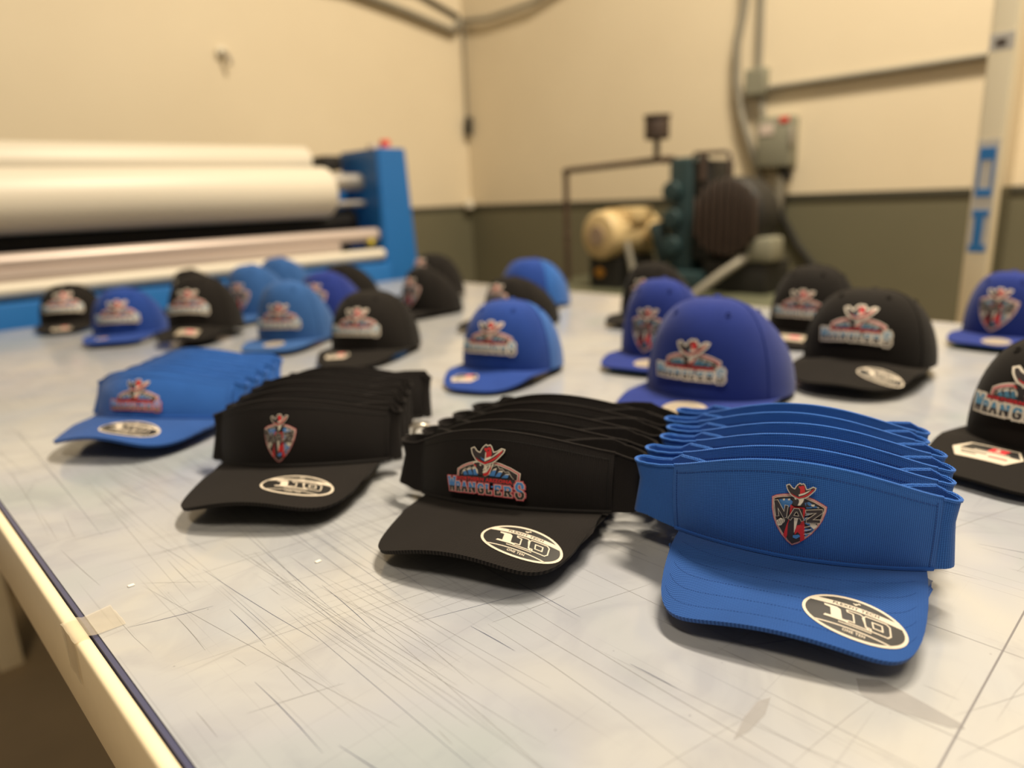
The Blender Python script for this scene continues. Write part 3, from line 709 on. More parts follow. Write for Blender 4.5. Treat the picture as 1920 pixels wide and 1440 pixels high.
def make_visor(q, colour, label, emblem, group, buckle=False):
    yin, zb, panel, brim, brimxy, hs, hc, lean = visor_fns(q)
    root = thing('sun_visor', label, 'visor', group=group); VW = q['W']
    mp, mbm, mpi, mst = 'visor_'+colour, 'visor_'+colour+'_brim', 'piping_'+colour, 'stitch_'+colour
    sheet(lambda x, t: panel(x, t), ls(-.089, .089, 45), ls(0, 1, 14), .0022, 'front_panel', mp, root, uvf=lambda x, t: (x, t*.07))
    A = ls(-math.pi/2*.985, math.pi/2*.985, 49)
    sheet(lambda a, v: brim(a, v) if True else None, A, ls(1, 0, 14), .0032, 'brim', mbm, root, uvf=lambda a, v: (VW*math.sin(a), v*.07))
    # hem bead along the top and piping where the brim is sewn on
    wave_tube([panel(x, 1.0)+Vector((0, .0011, 0)) for x in ls(-.0885, .0885, 40)], .0013).build('top_hem', mp, root)
    wave_tube([brimxy(x, yin(x)-.0012)+Vector((0, 0, .0012)) for x in ls(-.088, .088, 40)], .0016).build('brim_piping', mpi, root)
    # stitch rows: hem, panel ends, brim rings
    mb = MB()
    def stitch(fn, u0, u1, n, off=.00025, r=.00028):
        for i in range(n):
            a = u0+(u1-u0)*i/n; b = a+(u1-u0)/n*.62
            p, s = fn(a), fn(b)
            if (s-p).length > 1e-6: mb.tube([p, s], r, 3)
    hh = .9
    stitch(lambda x: along(panel, x, hh, .0003), -.086, .086, 90)
    stitch(lambda x: along(panel, x, .95, .0003)if False else along(panel, x, .045, .0003), -.086, .086, 90)
    for sx in (-1, 1): stitch(lambda t: along(panel, sx*.0855, t, .0003), .05, .95, 26)
    for v in ((.22, .38, .54, .70, .86) if colour == 'blue' else ()):
        stitch(lambda a: along(lambda aa, vv: brim(aa, vv), a, v, -.0002), -1.15, 1.15, 90, r=.00010)
    o = mb.build('stitching', mst, root, False); o['kind'] = 'stuff'
    # headband: leaves the panel, folds back and runs behind it
    XR, XLf = q['XR'], q['XL']; gp = q.get('gap', .015); pts = []
    def yside(x): return yin(x) if abs(x) <= .09 else yin(.09)+(abs(x)-.09)*q.get('fl', .3)
    for x in ls(.0885, XR, 6): pts.append((x, yside(x)))
    for k in range(1, 8):
        a = -math.pi/2+math.pi*k/8; pts.append((XR+math.cos(a)*gp*.5, yside(XR)+gp/2+math.sin(a)*gp/2))
    for x in ls(XR, -XLf, 30): pts.append((x, yside(x)+gp-.005*math.cos(min(1, abs(x)/.1)*math.pi/2)))
    for k in range(1, 8):
        a = math.pi/2+math.pi*k/8; pts.append((-XLf+math.cos(a)*gp*.5, yside(XLf)+gp/2+math.sin(a)*gp/2))
    for x in ls(-XLf, -.0885, 6): pts.append((x, yside(x)))
    n = len(pts)
    def hb(i, t):
        x, y = pts[int(i)]; xe = min(abs(x), .098)
        bz = zb(math.copysign(xe, x), 0.02)
        front = (int(i) < 6 or int(i) >= n-6)
        e = min(1, max(0, (abs(x)-.088)/.02))
        h = hs-.009*e
        z = bz+.006*e*1.0+ (0 if abs(x) > .088 else .004)
        x = x+math.copysign(.009*(t-.65)*e, x)
        h2 = h if abs(x) > .07 else h-.004*min(1, (.07-abs(x))/.03)
        return Vector((x, y+h2*t*math.sin(lean), z+h2*t*math.cos(lean)))
    arc = [0.0]
    for i in range(1, n): arc.append(arc[-1]+math.dist(pts[i], pts[i-1]))
    sheet(hb, list(range(n)), ls(0, 1, 7), .0018, 'headband', mp, root, uvf=lambda i, t: (arc[int(i)], t*.05))
    wave_tube([hb(i, 1.0) for i in range(n)], .0012).build('headband_hem', mp, root)
    # underside lining of the brim seam and size sticker, printed emblem
    s = q['S']
    if emblem:
        k, wdt, ex, et, tilt = emblem
        ca, sa = math.cos(tilt), math.sin(tilt)
        hm = hc
        fn = lambda x, y, off: along(panel, x, y/hm, off)
        art(k).mesh(fn, .004, .00010, 'printed_emblem', root, T=lambda p: ((p[0]*ca-p[1]*sa)*wdt+ex, (p[0]*sa+p[1]*ca)*wdt*(1.28 if k == 'naz_visor' else .93)+et*hm))
    if q.get('sticker'):
        sx, sy, sw, st = q['sticker']; ca, sa = math.cos(st), math.sin(st)
        art('oval').mesh(lambda x, y, off: along(brimxy, x, y, off+.0001), .004, .00010, 'size_sticker', root, T=lambda p: ((p[0]*ca-p[1]*sa)*sw+sx, (p[0]*sa+p[1]*ca)*sw+sy))
    if buckle:
        p = hb(2, .35)
        MB().cyl(p+Vector((0, -.004, 0)), p+Vector((.004, -.002, 0)), .009, seg=20).build('buckle', 'foil_cream', root)
    return root

VQ = dict(
 A=dict(x=.4676, y=.2007, yaw=-1.2382, S=1.0453, bulge=.0307, k0=.8055, k1=2.0381, slope=.1573, z0=.0357, lean=-.1309, hc=.0749, hs=.0559, L=.0747, bank=.0061, n=7.3, m=2.99, W=.0846, XR=.091, XL=.113, sticker=(.042, -.047, .0605, -.08)),
 B=dict(x=.3870, y=.4375, yaw=-1.2008, S=1.1092, bulge=.0416, k0=1.7492, k1=2.7291, slope=.0617, z0=.0326, lean=.1720, hc=.0607, hs=.0483, L=.0726, bank=.0427, n=5.86, m=3.34, W=.0826, XR=.096, XL=.106, gap=.024, sticker=(.044, -.040, .063, 0.0)),
 C=dict(x=.3137, y=.6874, yaw=-.8982, S=1.1484, bulge=.0533, k0=1.7251, k1=2.7697, slope=.0127, z0=.0288, lean=.2560, hc=.0618, hs=.0492, L=.0769, bank=.0145, n=5.16, m=3.06, W=.0802, XR=.088, XL=.093, gap=.016, sticker=(.031, -.038, .064, .05)),
 D=dict(x=.2686, y=1.0158, yaw=-.9415, S=1.1809, bulge=.0484, k0=1.7192, k1=3.3108, slope=.0131, z0=.0300, lean=.4458, hc=.0543, hs=.0433, L=.0661, bank=-.0166, n=4.82, m=1.92, W=.0856, XR=.092, XL=.091, sticker=(.018, -.034, .068, 0.0)),
)
STK = [
 ('A', 'blue', 6, (.0000, .036, -.0020), ('naz_visor', .034, .003, .50, -.02),
  'royal blue visor with small shield print, front of the nearest right-hand stack', 'blue visors in the nearest stack, shingled behind the front one'),
 ('B', 'black', 5, (-.001, .041, -.003), ('wr_visor', .069, -.004, .47, 0.0),
  'black visor with cowboy hat print, front of the middle black stack', 'black visors shingled in the middle stack'),
 ('C', 'black', 5, (-.009, .047, -.0022), ('naz_visor', .0300, .000, .44, 0.0),
  'black visor with small shield print, front of the left black stack', 'black visors shingled in the left black stack'),
 ('D', 'blue', 5, (-.0125, .050, -.003), ('wr_visor', .062, .000, .45, 0.0),
  'blue visor with cowboy hat print, front of the leftmost stack', 'blue visors shingled in the leftmost stack'),
]
ORD = ['second', 'third', 'fourth', 'fifth', 'sixth']
WHERE = {'A': ('royal blue visor', 'nearest right-hand blue stack'), 'B': ('black visor', 'middle black stack with the cowboy print'), 'C': ('black visor', 'left black stack with the shield print'), 'D': ('blue visor', 'leftmost blue stack')}
VROOT = {}
for key, colour, n, (ox, oy, oz), emb, lab, grp in STK:
    q = VQ[key]; root = make_visor(q, colour, lab, emb, grp)
    S = q['S']; yw = q['yaw']; root.rotation_euler = (0, 0, yw); root.scale = (S, S, S); root.location = (q['x'], q['y'], 0)
    rr = random.Random(ord(key))
    for k in range(1, n):
        c = copy_tree(root)
        jx = rr.gauss(0, .0012); dx, dy = ox*k+jx+(.026 if (key == 'C' and k == 4) else -.010 if (key == 'A' and k > 3) else 0), oy*k
        c.location = (q['x']+dx*math.cos(yw)-dy*math.sin(yw), q['y']+dx*math.sin(yw)+dy*math.cos(yw), oz*k)
        c.rotation_euler = (0, 0, yw+rr.gauss(0, .02))
        nm, st = WHERE[key]
        c['label'] = ('rearmost ' if k == n-1 else '')+('%s %s from the front in the %s' % (nm, ORD[k-1], st))
        c['label'] = ('%s at the back end of the %s' % (nm, st)) if k == n-1 else '%s, %s from the front, in the %s' % (nm, ORD[k-1], st)
    VROOT[key] = root
# metal back buckle showing at the right end of the second visor of the left black stack
q = VQ['C']; par = [o for o in bpy.data.objects if o.get('label', '').startswith('black visor, second from the front, in the left')][0]
bpy.context.view_layer.update()
inv = par.matrix_world.inverted(); bc = inv @ Vector((.466, .640, .040))
pth = [bc+Vector((math.cos(2*math.pi*k/20)*.0085, .002*math.sin(2*math.pi*k/10), math.sin(2*math.pi*k/20)*.0085)) for k in range(20)]
M['buckle_metal'] = mat('buckle_metal', (0.55, 0.50, 0.42), 0.35, 0.7)
MB().tube(pth, .0022, 8, closed=True).build('buckle', 'buckle_metal', par)['label'] = 'silver strap buckle'

# ------------------------------------------------------------------ caps
CA, CB = .083, .096
def crown_pt(th, ph, h, ap=.005, ef=.55, eb=.9):
    w_ = (1+math.cos(th))/2; w_ = w_*w_*(3-2*w_); e = ef*w_+eb*(1-w_)
    s = max(math.cos(ph), 0)**e
    return Vector((CA*math.sin(th)*s, -CB*math.cos(th)*s+ap*(1-s), h*math.sin(ph)))
BR = dict(flat=dict(z0=.018, slope=.06, k0=.25, k1=.5, L=.078), soft=dict(z0=.024, slope=.20, k0=.9, k1=1.5, L=.070), wide=dict(z0=.024, slope=.12, k0=.5, k1=1.0, L=.088), curved=dict(z0=.044, slope=.26, k0=2.8, k1=4.6, L=.070))
def make_cap(kind, colour, h, S, label, emblem, sticker, group=None, ew=None):
    root = thing('baseball_cap', label, 'cap', group=group)
    style = {'snapback': 'flat', 'trucker': 'soft', 'curved': 'curved', 'wide': 'wide'}[kind]
    if kind == 'wide': kind = 'trucker'
    B = dict(BR[style]); B['slope'] *= 1.12
    front = {'blue': 'wool_blue', 'royal': 'royal_blue', 'heather': 'heather_blue', 'black': 'cap_black'}[colour]
    meshm = 'mesh_black' if colour == 'black' else 'mesh_blue'
    z0 = B['z0']; SH = (-.020, .50, 1.35) if kind == 'snapback' else (.004, .58, .9)
    def tilt(p): return Vector((p.x*S, p.y*S, p.z+z0*(CB-p.y)/(2*CB)))
    def open_(th):
        d = abs(abs(th)-math.pi)
        return .34*max(0, 1-(d/.42)**2)**.5 if d < .42 else 0.0
    def P(th, t):
        f0 = open_(th); ph = f0+(math.pi/2-f0)*t
        c = crown_pt(th, ph, h, *SH); c.z -= B['k0']*c.x*c.x*max(0, -c.y/CB)*max(0, 1-c.z/(.5*h))
        return tilt(c)
    V = [1-(1-i/13)**1.0 for i in range(14)]; V = [v*.995 for v in V]
    uvf = lambda a, t: (a*.085, t*.15)
    if kind == 'trucker':
        X = math.radians(72)
        sheet(P, ls(-X, X, 25), V, .0016, 'front_panel', front, root, uvf, 'lining_dark')
        sheet(P, ls(X, 2*math.pi-X, 43), V, .0012, 'mesh_back', meshm, root, uvf, 'lining_dark') if False else \
            sheet(lambda a, t: P((a+math.pi) % (2*math.pi)-math.pi, t), ls(X, 2*math.pi-X, 43), V, .0012, 'mesh_back', meshm, root, uvf, 'lining_dark')
        seams = (72, -72, 126, -126, 180)
    else:
        sheet(lambda a, t: P((a+math.pi) % (2*math.pi)-math.pi, t), ls(0, 2*math.pi, 65)[:-1], V, .0016, 'crown', front, root, uvf, 'lining_dark', closed_u=True)
        seams = (60, -60, 120, -120, 180) if emblem else (0, 60, -60, 120, -120, 180)
    mb = MB()
    for d in seams:
        th = math.radians(d)
        mb.tube([P(th, t)+(P(th, t)-P(th, t)*0.98)*.04 for t in ls(.02, .99, 16)], .0011, 5)
    mb.build('crown_seams', front, root)
    top = P(0, .995); top = Vector((0, SH[0]*S, h+z0*(CB-SH[0])/(2*CB)+.0005))
    MB().sph(top, .0065, (1, 1, .5)).build('top_button', front, root)
    for d in (-30, 30, -90, 90):
        p = P(math.radians(d), .66); q_ = P(math.radians(d), .70); nn = (Vector((p.x, p.y, p.z-h*.3))).normalized()
        a = (q_-p).normalized(); b = nn.cross(a).normalized()
        MB().tube([p+nn*.0006+(a*math.cos(2*math.pi*k/12)+b*math.sin(2*math.pi*k/12))*.0032 for k in range(12)], .0009, 5, closed=True).build('eyelet', front, root)
    # brim
    W = .079 if style != 'wide' else .0815; Lb = B['L']
    yin = lambda x: -CB*math.sqrt(max(0, 1-(x/CA)**2))+.003
    yend = yin(W)
    def zb(x, y):
        t = min(max((-y-CB)/Lb, 0), 1); k = B['k0']+(B['k1']-B['k0'])*t
        return z0*min(1, (CB-y)/(2*CB))-B['slope']*max(0, -y-CB*.96)-k*x*x*(min(1, max(0, (-y)/CB)))+.0015
    lo = 1e9
    def yo(x): return yend+(-CB-Lb-yend)*max(0, 1-abs(x/W)**(4.2 if style in ('flat', 'wide') else 2.8))**(1/2.4)
    def brim(a, v):
        x = W*math.sin(a); y = yin(x)*(1-v)+yo(x)*v; return Vector((x*S, y*S, max(zb(x, y), .0045)))
    A_ = ls(-math.pi/2*.98, math.pi/2*.98, 41)
    uvb = lambda a, v: (W*math.sin(a), v*.07)
    sheet(brim, A_, ls(1, 0, 11), .0030, 'brim', front, root, uvb)
    um = 'under_green' if (kind == 'snapback' and colour == 'blue') else 'lining_dark'
    sheet(lambda a, v: brim(a*.99, v*.985)-Vector((0, 0, .0032)), A_, ls(1, .02, 9), .0006, 'underbrim', um, root, uvb)
    wave_tube([brim(a, 0.0)+Vector((0, -.0008, .0008)) for a in ls(-1.4, 1.4, 30)], .0013).build('brim_piping', front, root)
    # back strap across the opening
    sheet(lambda a, t: tilt(Vector((CA*math.sin(a)*1.0, -CB*math.cos(a)*1.0+.001, .002+t*.018))), ls(math.pi-.5, math.pi+.5, 13), ls(0, 1, 3), .0015, 'back_strap', 'lining_dark', root, uvf)
    # sweatband inside the rim
    sheet(lambda a, t: tilt(Vector((CA*.965*math.sin(a), -CB*.965*math.cos(a), .001+t*.03))), ls(-2.6, 2.6, 41), ls(0, 1, 3), .001, 'sweatband', 'lining_dark', root, uvf)
    # emblem
    if emblem:
        NT = 60; ar = [0.0]; pv = P(0, 0)
        for i in range(1, NT+1):
            p = P(0, i/NT); ar.append(ar[-1]+(p-pv).length); pv = p
        def tof(y):
            y = min(max(y, 0), ar[-1]*.999)
            for i in range(NT):
                if ar[i+1] >= y: return (i+(y-ar[i])/max(ar[i+1]-ar[i], 1e-9))/NT
            return .99
        def surf(x, y):
            t = tof(y); ph = math.pi/2*t; s = math.cos(ph)**SH[1]
            return P(x/(CA*S*max(s, .25)), t)
        ewd, ec = (.090, .052) if emblem == 'wr_cap' else (.060, .048)
        if ew: ewd, ec = ew
        art(emblem).mesh(lambda x, y, off: along(surf, x, y, off*1.0+.0008), .004, .00022, 'embroidered_emblem', root, T=lambda p: (p[0]*ewd, p[1]*ewd*(1.08 if emblem == 'naz_cap' else .92)+ec))
    if sticker:
        k, sx, sy, sw = sticker
        art(k).mesh(lambda x, y, off: along(lambda a, b: Vector((a, b, max(zb(a/S, b/S), .0045))), x, y, off+.0002), .005, .00015, 'brim_sticker', root, T=lambda p: (p[0]*sw+sx, p[1]*sw+sy))
    return root

G_B = 'blue caps set out on the table'; G_K = 'black caps set out on the table'
CAPS = [
 # kind, colour, x, y, yaw, h, S, emblem, sticker, label, group
 ('trucker', 'black', .498, 2.290, -26.8, .106, .97, 'wr_cap', ('hang', .0, -.135, .05), 'black cap with cowboy hat emblem at the far left, nearest the laminating machine', G_K),
 ('snapback', 'royal', .553, 1.976, -31.8, .111, 1.045, 'wr_cap', ('hang', -.03, -.135, .03), 'royal blue cap with cowboy hat emblem second from the left edge', G_B),
 ('snapback', 'black', .840, 2.270, -54.3, .119, .90, 'naz_cap', None, 'black cap with shield patch mostly hidden behind the second black cap from left', G_K),
 ('curved', 'black', .667, 1.770, -45.3, .126, 1.0, 'wr_cap', ('beige', .01, -.13, .05), 'black cap with cowboy hat emblem between the royal blue and heather blue caps', G_K),
 ('snapback', 'heather', .905, 1.975, -59.0, .138, 1.10, 'naz_cap', None, 'heather blue cap with shield patch behind the black cap, left group', G_B),
 ('snapback', 'heather', 1.110, 2.200, -70.8, .134, 1.08, 'naz_cap', None, 'heather blue cap furthest back by the laminator, only its peak showing', G_B),
 ('snapback', 'heather', .774, 1.515, -51.5, .131, 1.022, 'wr_cap', ('gold', .0, -.128, .045), 'heather blue cap with cowboy hat emblem and round sticker on its brim', G_B),
 ('snapback', 'blue', 1.000, 1.741, -57.4, .120, 1.06, 'naz_cap', None, 'deep blue cap behind and right of the heather blue cap with round sticker', G_B),
 ('snapback', 'black', 1.215, 1.985, -76.4, .112, 1.0, 'naz_cap', None, 'black cap in the back row beside the blue machine column', G_K),
 ('trucker', 'black', .815, 1.254, -56.0, .116, 1.086, 'wr_cap', ('hang', -.03, -.13, .05), 'black cap with cowboy hat emblem behind the left black visor stack', G_K),
 ('snapback', 'black', 1.213, 1.569, -82.7, .116, .93, 'naz_cap', None, 'black cap with shield patch standing right of the blue machine column', G_K),
 ('curved', 'black', 1.420, 1.800, -82.7, .116, .93, 'naz_cap', None, 'black cap hidden behind the black cap right of the machine column', G_K),
 ('trucker', 'royal', .865, .895, -69.0, .116, 1.058, 'wr_cap', ('hang', -.028, -.135, .05), 'blue mesh-back cap with cowboy hat emblem in the middle of the table', G_B),
 ('snapback', 'black', 1.232, 1.238, -85.4, .105, 1.06, 'naz_cap', None, 'black cap directly behind the blue mesh-back cap in the middle', G_K),
 ('trucker', 'royal', 1.460, 1.410, -94.4, .120, 1.10, None, None, 'blue mesh-back cap last in the middle row, seen over the black cap', G_B),
 ('snapback', 'black', 1.469, .999, -78.8, .127, 1.06, 'naz_cap', None, 'black cap behind the two large blue snapbacks, near the pump', G_K),
 ('snapback', 'blue', 1.118, .738, -79.8, .137, 1.0, 'naz_cap', ('gold', .02, -.135, .045), 'blue flat-brim snapback with shield patch behind the larger blue snapback', G_B),
 ('snapback', 'blue', .958, .537, -80.9, .138, 1.28, 'wr_cap', ('gold', .012, -.165, .060), 'large blue flat-brim snapback with cowboy hat emblem and gold round sticker', G_B),
 ('trucker', 'black', 1.451, .607, -84.0, .132, 1.02, 'wr_cap', ('beige', .0, -.13, .05), 'black cap with cowboy hat emblem and beige sticker, behind the curved-brim black cap', G_K),
 ('curved', 'black', 1.206, .411, -82.1, .114, 1.181, 'wr_cap', ('oval', .046, -.148, .062), 'large black curved-brim cap with cowboy hat emblem right of the blue snapback', G_K),
 ('snapback', 'blue', 1.620, .300, -96.0, .118, .93, 'naz_cap', ('gold', .02, -.13, .045), 'blue flat-brim snapback with shield patch at the right edge of the view', G_B),
 ('wide', 'black', .955, .120, -101.0, .118, 1.0, 'wr_cap', ('hang', -.018, -.122, .068), 'nearest black cap, cut by the right edge, with white-bordered cowboy hat emblem', G_K),
]
for kind, colour, x, y, yw, h, S, emb, stk, lab, grp in CAPS:
    ew = None
    if S > 1.15: ew = (.095, .053) if kind == 'snapback' else (.094, .050) if emb == 'wr_cap' else None
    if x == .955: ew = (.098, .056)
    r_ = make_cap(kind, colour, h, S, lab, emb, stk, grp, ew)
    r_.location = (x, y, 0); r_.rotation_euler = (0, 0, math.radians(yw))

# ------------------------------------------------------------------ laminating machine at the far end of the table
lm = thing('roll_laminator', 'wide blue roll laminator with two large white vinyl rolls behind the table end', 'machine', (1.77, 2.62, FLOOR_Z))
def lp(mb, name, m, parent=None):
    bmesh.ops.translate(mb.bm, vec=(-1.77, -2.62, -FLOOR_Z), verts=mb.bm.verts)
    return mb.build(name, m, parent or lm)
XL = -0.55
def tower(x0, x1):
    mb = MB(); b = mb.bm
    v = []
    for z, e in ((FLOOR_Z, .05), (0.02, .025), (.515, 0.0)):
        v.append([b.verts.new((x0-e*.1, 2.48, z)), b.verts.new((x1+e, 2.48, z)), b.verts.new((x1+e, 2.76, z)), b.verts.new((x0-e*.1, 2.76, z))])
    for i in range(2):
        for k in range(4): b.faces.new((v[i][k], v[i][(k+1) % 4], v[i+1][(k+1) % 4], v[i+1][k]))
    b.faces.new(v[0][::-1]); b.faces.new(v[2])
    bmesh.ops.bevel(b, geom=b.edges[:], offset=.006, segments=2, affect='EDGES')
    return mb
lp(tower(1.69, 1.83), 'side_tower', 'machine_blue'); lp(tower(XL-.14, XL), 'side_tower', 'machine_blue')
lp(MB().box(1.86, 1.885, 2.55, 2.76, -.3, .29, .004), 'side_cover', 'steel')
bt = lp(MB().cyl((1.78, 2.55, .513), (1.78, 2.55, .525), .030), 'button_base', 'label_white')
lp(MB().cyl((1.78, 2.55, .522), (1.78, 2.55, .552), .022, bev=.006), 'stop_button', 'red_plastic', bt)
lp(MB().cyl((1.70, 2.52, .513), (1.70, 2.52, .53), .022), 'knob', 'label_white')
ra = lp(MB().cyl((XL+.05, 2.95, .475), (1.64, 2.95, .475), .078, seg=48, bev=.02), 'rear_vinyl_roll', 'vinyl_roll')
rb = lp(MB().cyl((XL+.05, 2.62, .352), (1.535, 2.62, .352), .098, seg=48, bev=.022), 'front_vinyl_roll', 'vinyl_roll')
lp(MB().cyl((XL, 2.62, .39), (1.70, 2.62, .39), .034), 'roll_shaft', 'steel')
lp(MB().cyl((XL, 2.60, .305), (1.70, 2.60, .305), .012), 'guide_rod', 'steel')
lp(MB().cyl((XL, 2.95, .475), (1.76, 2.95, .475), .03), 'roll_shaft', 'steel')
lp(MB().box(1.58, 1.66, 2.70, 2.80, .44, .50, .006), 'roll_bracket', 'rubber_black')
lp(MB().box(1.55, 1.70, 2.72, 2.80, .28, .43, .004), 'inner_bracket', 'machine_blue')
lp(MB().cyl((XL, 2.72, .225), (1.70, 2.72, .225), .062, seg=32), 'pressure_roller', 'rubber_black')
lp(MB().box(XL, 1.70, 2.74, 2.80, .10, .29), 'rear_panel', 'rubber_black')
lp(MB().cyl((XL, 2.53, .178), (1.69, 2.53, .178), .026, seg=24), 'feed_bar', 'taupe_bar')
lp(MB().box(XL, 1.50, 2.50, 2.56, .122, .160, .004), 'feed_tray', 'taupe_bar')
lp(MB().cyl((XL, 2.50, .100), (1.69, 2.50, .100), .022, seg=24), 'front_rail', 'vinyl_roll')
lp(MB().cyl((1.635, 2.515, .150), (1.655, 2.515, .150), .014), 'dial', 'yellow_plastic')
lp(MB().box(XL, 1.70, 2.46, 2.76, -.62, .066, .008), 'base_cabinet', 'machine_blue')
for x in (XL+.1, 1.5): lp(MB().box(x, x+.08, 2.5, 2.7, FLOOR_Z, -.62), 'foot', 'rubber_black')

# ------------------------------------------------------------------ vacuum pump on its stand by the right wall
PX = 2.9
pm = thing('vacuum_pump', 'old teal vacuum pump with cream motor, dark finned housing and rusty pipe', 'pump', (PX, 1.9, FLOOR_Z+.78))
pz = FLOOR_Z+.78
def pp(mb, name, m, parent=None):
    bmesh.ops.translate(mb.bm, vec=(-PX, -1.9, -pz), verts=mb.bm.verts); return mb.build(name, m, parent or pm)
ps = thing('pump_stand', 'olive green steel tank stand carrying the pump beside the wall', 'stand', (PX, 1.9, FLOOR_Z))
def sp_(mb, name, m):
    bmesh.ops.translate(mb.bm, vec=(-PX, -1.9, -FLOOR_Z), verts=mb.bm.verts); return mb.build(name, m, ps)
sp_(MB().box(2.55, 3.35, 1.25, 2.62, pz-.03, pz, .006), 'top_plate', 'olive_paint')
sp_(MB().cyl((2.95, 1.30, pz-.26), (2.95, 2.58, pz-.26), .225, seg=40, bev=.07), 'tank', 'olive_paint')
for x in (2.62, 3.22):
    for y in (1.35, 2.45): sp_(MB().box(x, x+.06, y, y+.06, FLOOR_Z, pz-.02), 'leg', 'olive_paint')
# motor (axis along +X), face to the camera
mo = pp(MB().cyl((2.68, 2.17, .112), (3.02, 2.13, .112), .112, seg=40, bev=.02), 'motor', 'motor_cream')
pp(MB().cyl((2.672, 2.171, .112), (2.685, 2.17, .112), .045, seg=28), 'motor_vent', 'motor_vent', mo)
pp(MB().box(2.78, 2.92, 2.02, 2.14, .165, .235, .012), 'terminal_box', 'motor_cream', mo)
for k in range(8):
    a = math.pi*(.1+.8*k/7)
    pp(MB().box(2.74, 2.98, 2.15+math.cos(a)*.112-.003, 2.15+math.cos(a)*.112+.003, .112+math.sin(a)*.105, .112+math.sin(a)*.122), 'cooling_fin', 'motor_cream', mo)
pp(MB().box(2.72, 3.00, 2.07, 2.25, pz, .01), 'motor_foot', 'dark_iron')
pp(MB().sph((2.75, 2.19, -.065), .042, (1, 1, .85)), 'oil_bottle', 'orange_plastic')
pp(MB().cyl((2.90, 2.02, .12), (2.90, 1.94, .12), .055, seg=28, bev=.01), 'coupling', 'motor_cream')
# pump body
bd = pp(MB().box(2.83, 3.00, 1.76, 1.88, -.06, .445, .02, 3), 'pump_body', 'pump_teal')
for z in (.08, .2, .32):
    pp(MB().cyl((2.80, 1.86-.01, z-.02), (2.84, 1.86-.01, z-.02), .045, seg=20, bev=.006), 'port_cover', 'pump_teal', bd)
pp(MB().cyl((2.86, 1.90, -.02), (2.86, 1.96, .16), .04, seg=18, bev=.01), 'inlet_elbow', 'pump_teal')
pp(MB().box(2.78, 3.05, 1.68, 1.98, pz, -.05, .015), 'pump_base', 'pump_teal')
pp(MB().box(2.84, 3.02, 1.66, 1.76, .0, .425, .012), 'cylinder_block', 'dark_iron')
fh = pp(MB().cyl((2.82, 1.585, .185), (3.0, 1.585, .185), .168, seg=44, bev=.03), 'fan_housing', 'dark_iron')
for k in range(9):
    y = 1.449+.034*k; hh = math.sqrt(max(0, .160**2-(y-1.585)**2))
    pp(MB().box(2.800, 2.824, y-.006, y+.006, .185-hh, .185+hh, .002, 1), 'grille_bar', 'brown_metal', fh)
pp(MB().box(2.84, 3.06, 1.40, 1.70, pz, .0, .01), 'housing_base', 'dark_iron')
pp(MB().tube([(2.84, 1.76, .44), (2.84, 1.75, .455), (2.84, 1.60, .452), (2.84, 1.585, .44), (2.84, 1.585, .34)], .009, 10), 'exhaust_loop', 'brown_metal')
pp(MB().tube([(2.84, 1.71, .45), (2.84, 1.71, .34)], .018, 10), 'exhaust_stack', 'brown_metal')
pp(MB().tube([(2.84, 2.50, pz), (2.84, 2.50, .415), (2.84, 2.492, .424), (2.84, 1.96, .440), (2.84, 1.86, .440)], .015, 10), 'inlet_pipe', 'rust_pipe')
for y, z in ((2.50, .418), (2.50, .10), (1.90, .440)): pp(MB().sph((2.84, y, z), .019), 'pipe_fitting', 'rust_pipe')
fl = pp(MB().cyl((2.84, 1.95, .53), (2.84, 1.95, .625), .055, seg=28, bev=.006), 'air_filter', 'brown_metal')
pp(MB().cyl((2.84, 1.95, .44), (2.84, 1.95, .53), .014), 'filter_stem', 'brown_metal')
pp(MB().cyl((2.84, 1.95, .622), (2.84, 1.95, .634), .060), 'filter_cap', 'brown_metal', fl)
pp(MB().tube([(2.76, 2.06, .08), (2.75, 2.03, .0), (2.75, 2.01, -.08), (2.76, 1.98, pz+.01)], .016, 8), 'hose', 'galvanised')
# electrical box with conduit beside the pump
eb = thing('junction_box', 'grey electrical box with conduit low on the wall right of the pump', 'electrical box', (3.0, 1.47, 0))
o = MB().box(-.12, 0, -.06, .05, .0, .10, .012).build('box_body', 'box_grey', eb); eb.location = (2.95, 1.44, 0)
MB().tube([(-.10, .05, .02), (-.20, .12, -.05), (-.27, .22, -.145)], .020, 10).build('flexible_conduit', 'galvanised', eb)

# ------------------------------------------------------------------ fittings on the right wall
def wall_thing(mb, name, m, label, cat, parent=None):
    o = mb.build(name, m, parent)
    if not parent: tag(o, label, cat)
    return o
wx = WX
wall_thing(MB().tube([(wx-.03, 1.883, 1.5), (wx-.03, 1.883, 1.177), (wx-.03, 1.920, 0.994), (wx-.03, 1.915, 0.816), (wx-.03, 1.882, 0.652), (wx-.03, 1.804, 0.444), (wx-.03, 1.746, 0.297), (wx-.03, 1.717, 0.175), (wx-.03, 1.717, FLOOR_Z+.01)], .019, 10),
           'electrical_conduit', 'galvanised', 'bent grey conduit running down the wall left of the switch box', 'conduit')
wall_thing(MB().cyl((wx-.018, 1.806, 1.5), (wx-.018, 1.806, .85), .016), 'electrical_conduit', 'galvanised', 'short straight vertical conduit entering the top of the small wall box', 'conduit')
jb = MB().box(wx-.055, wx, 1.755, 1.86, .735, .86, .006).build('junction_box', 'box_grey'); tag(jb, 'small square grey wall box where the conduits meet', 'electrical box')
MB().box(wx-.058, wx-.055, 1.765, 1.85, .745, .85, .001, 1).build('cover_plate', 'box_grey', jb)
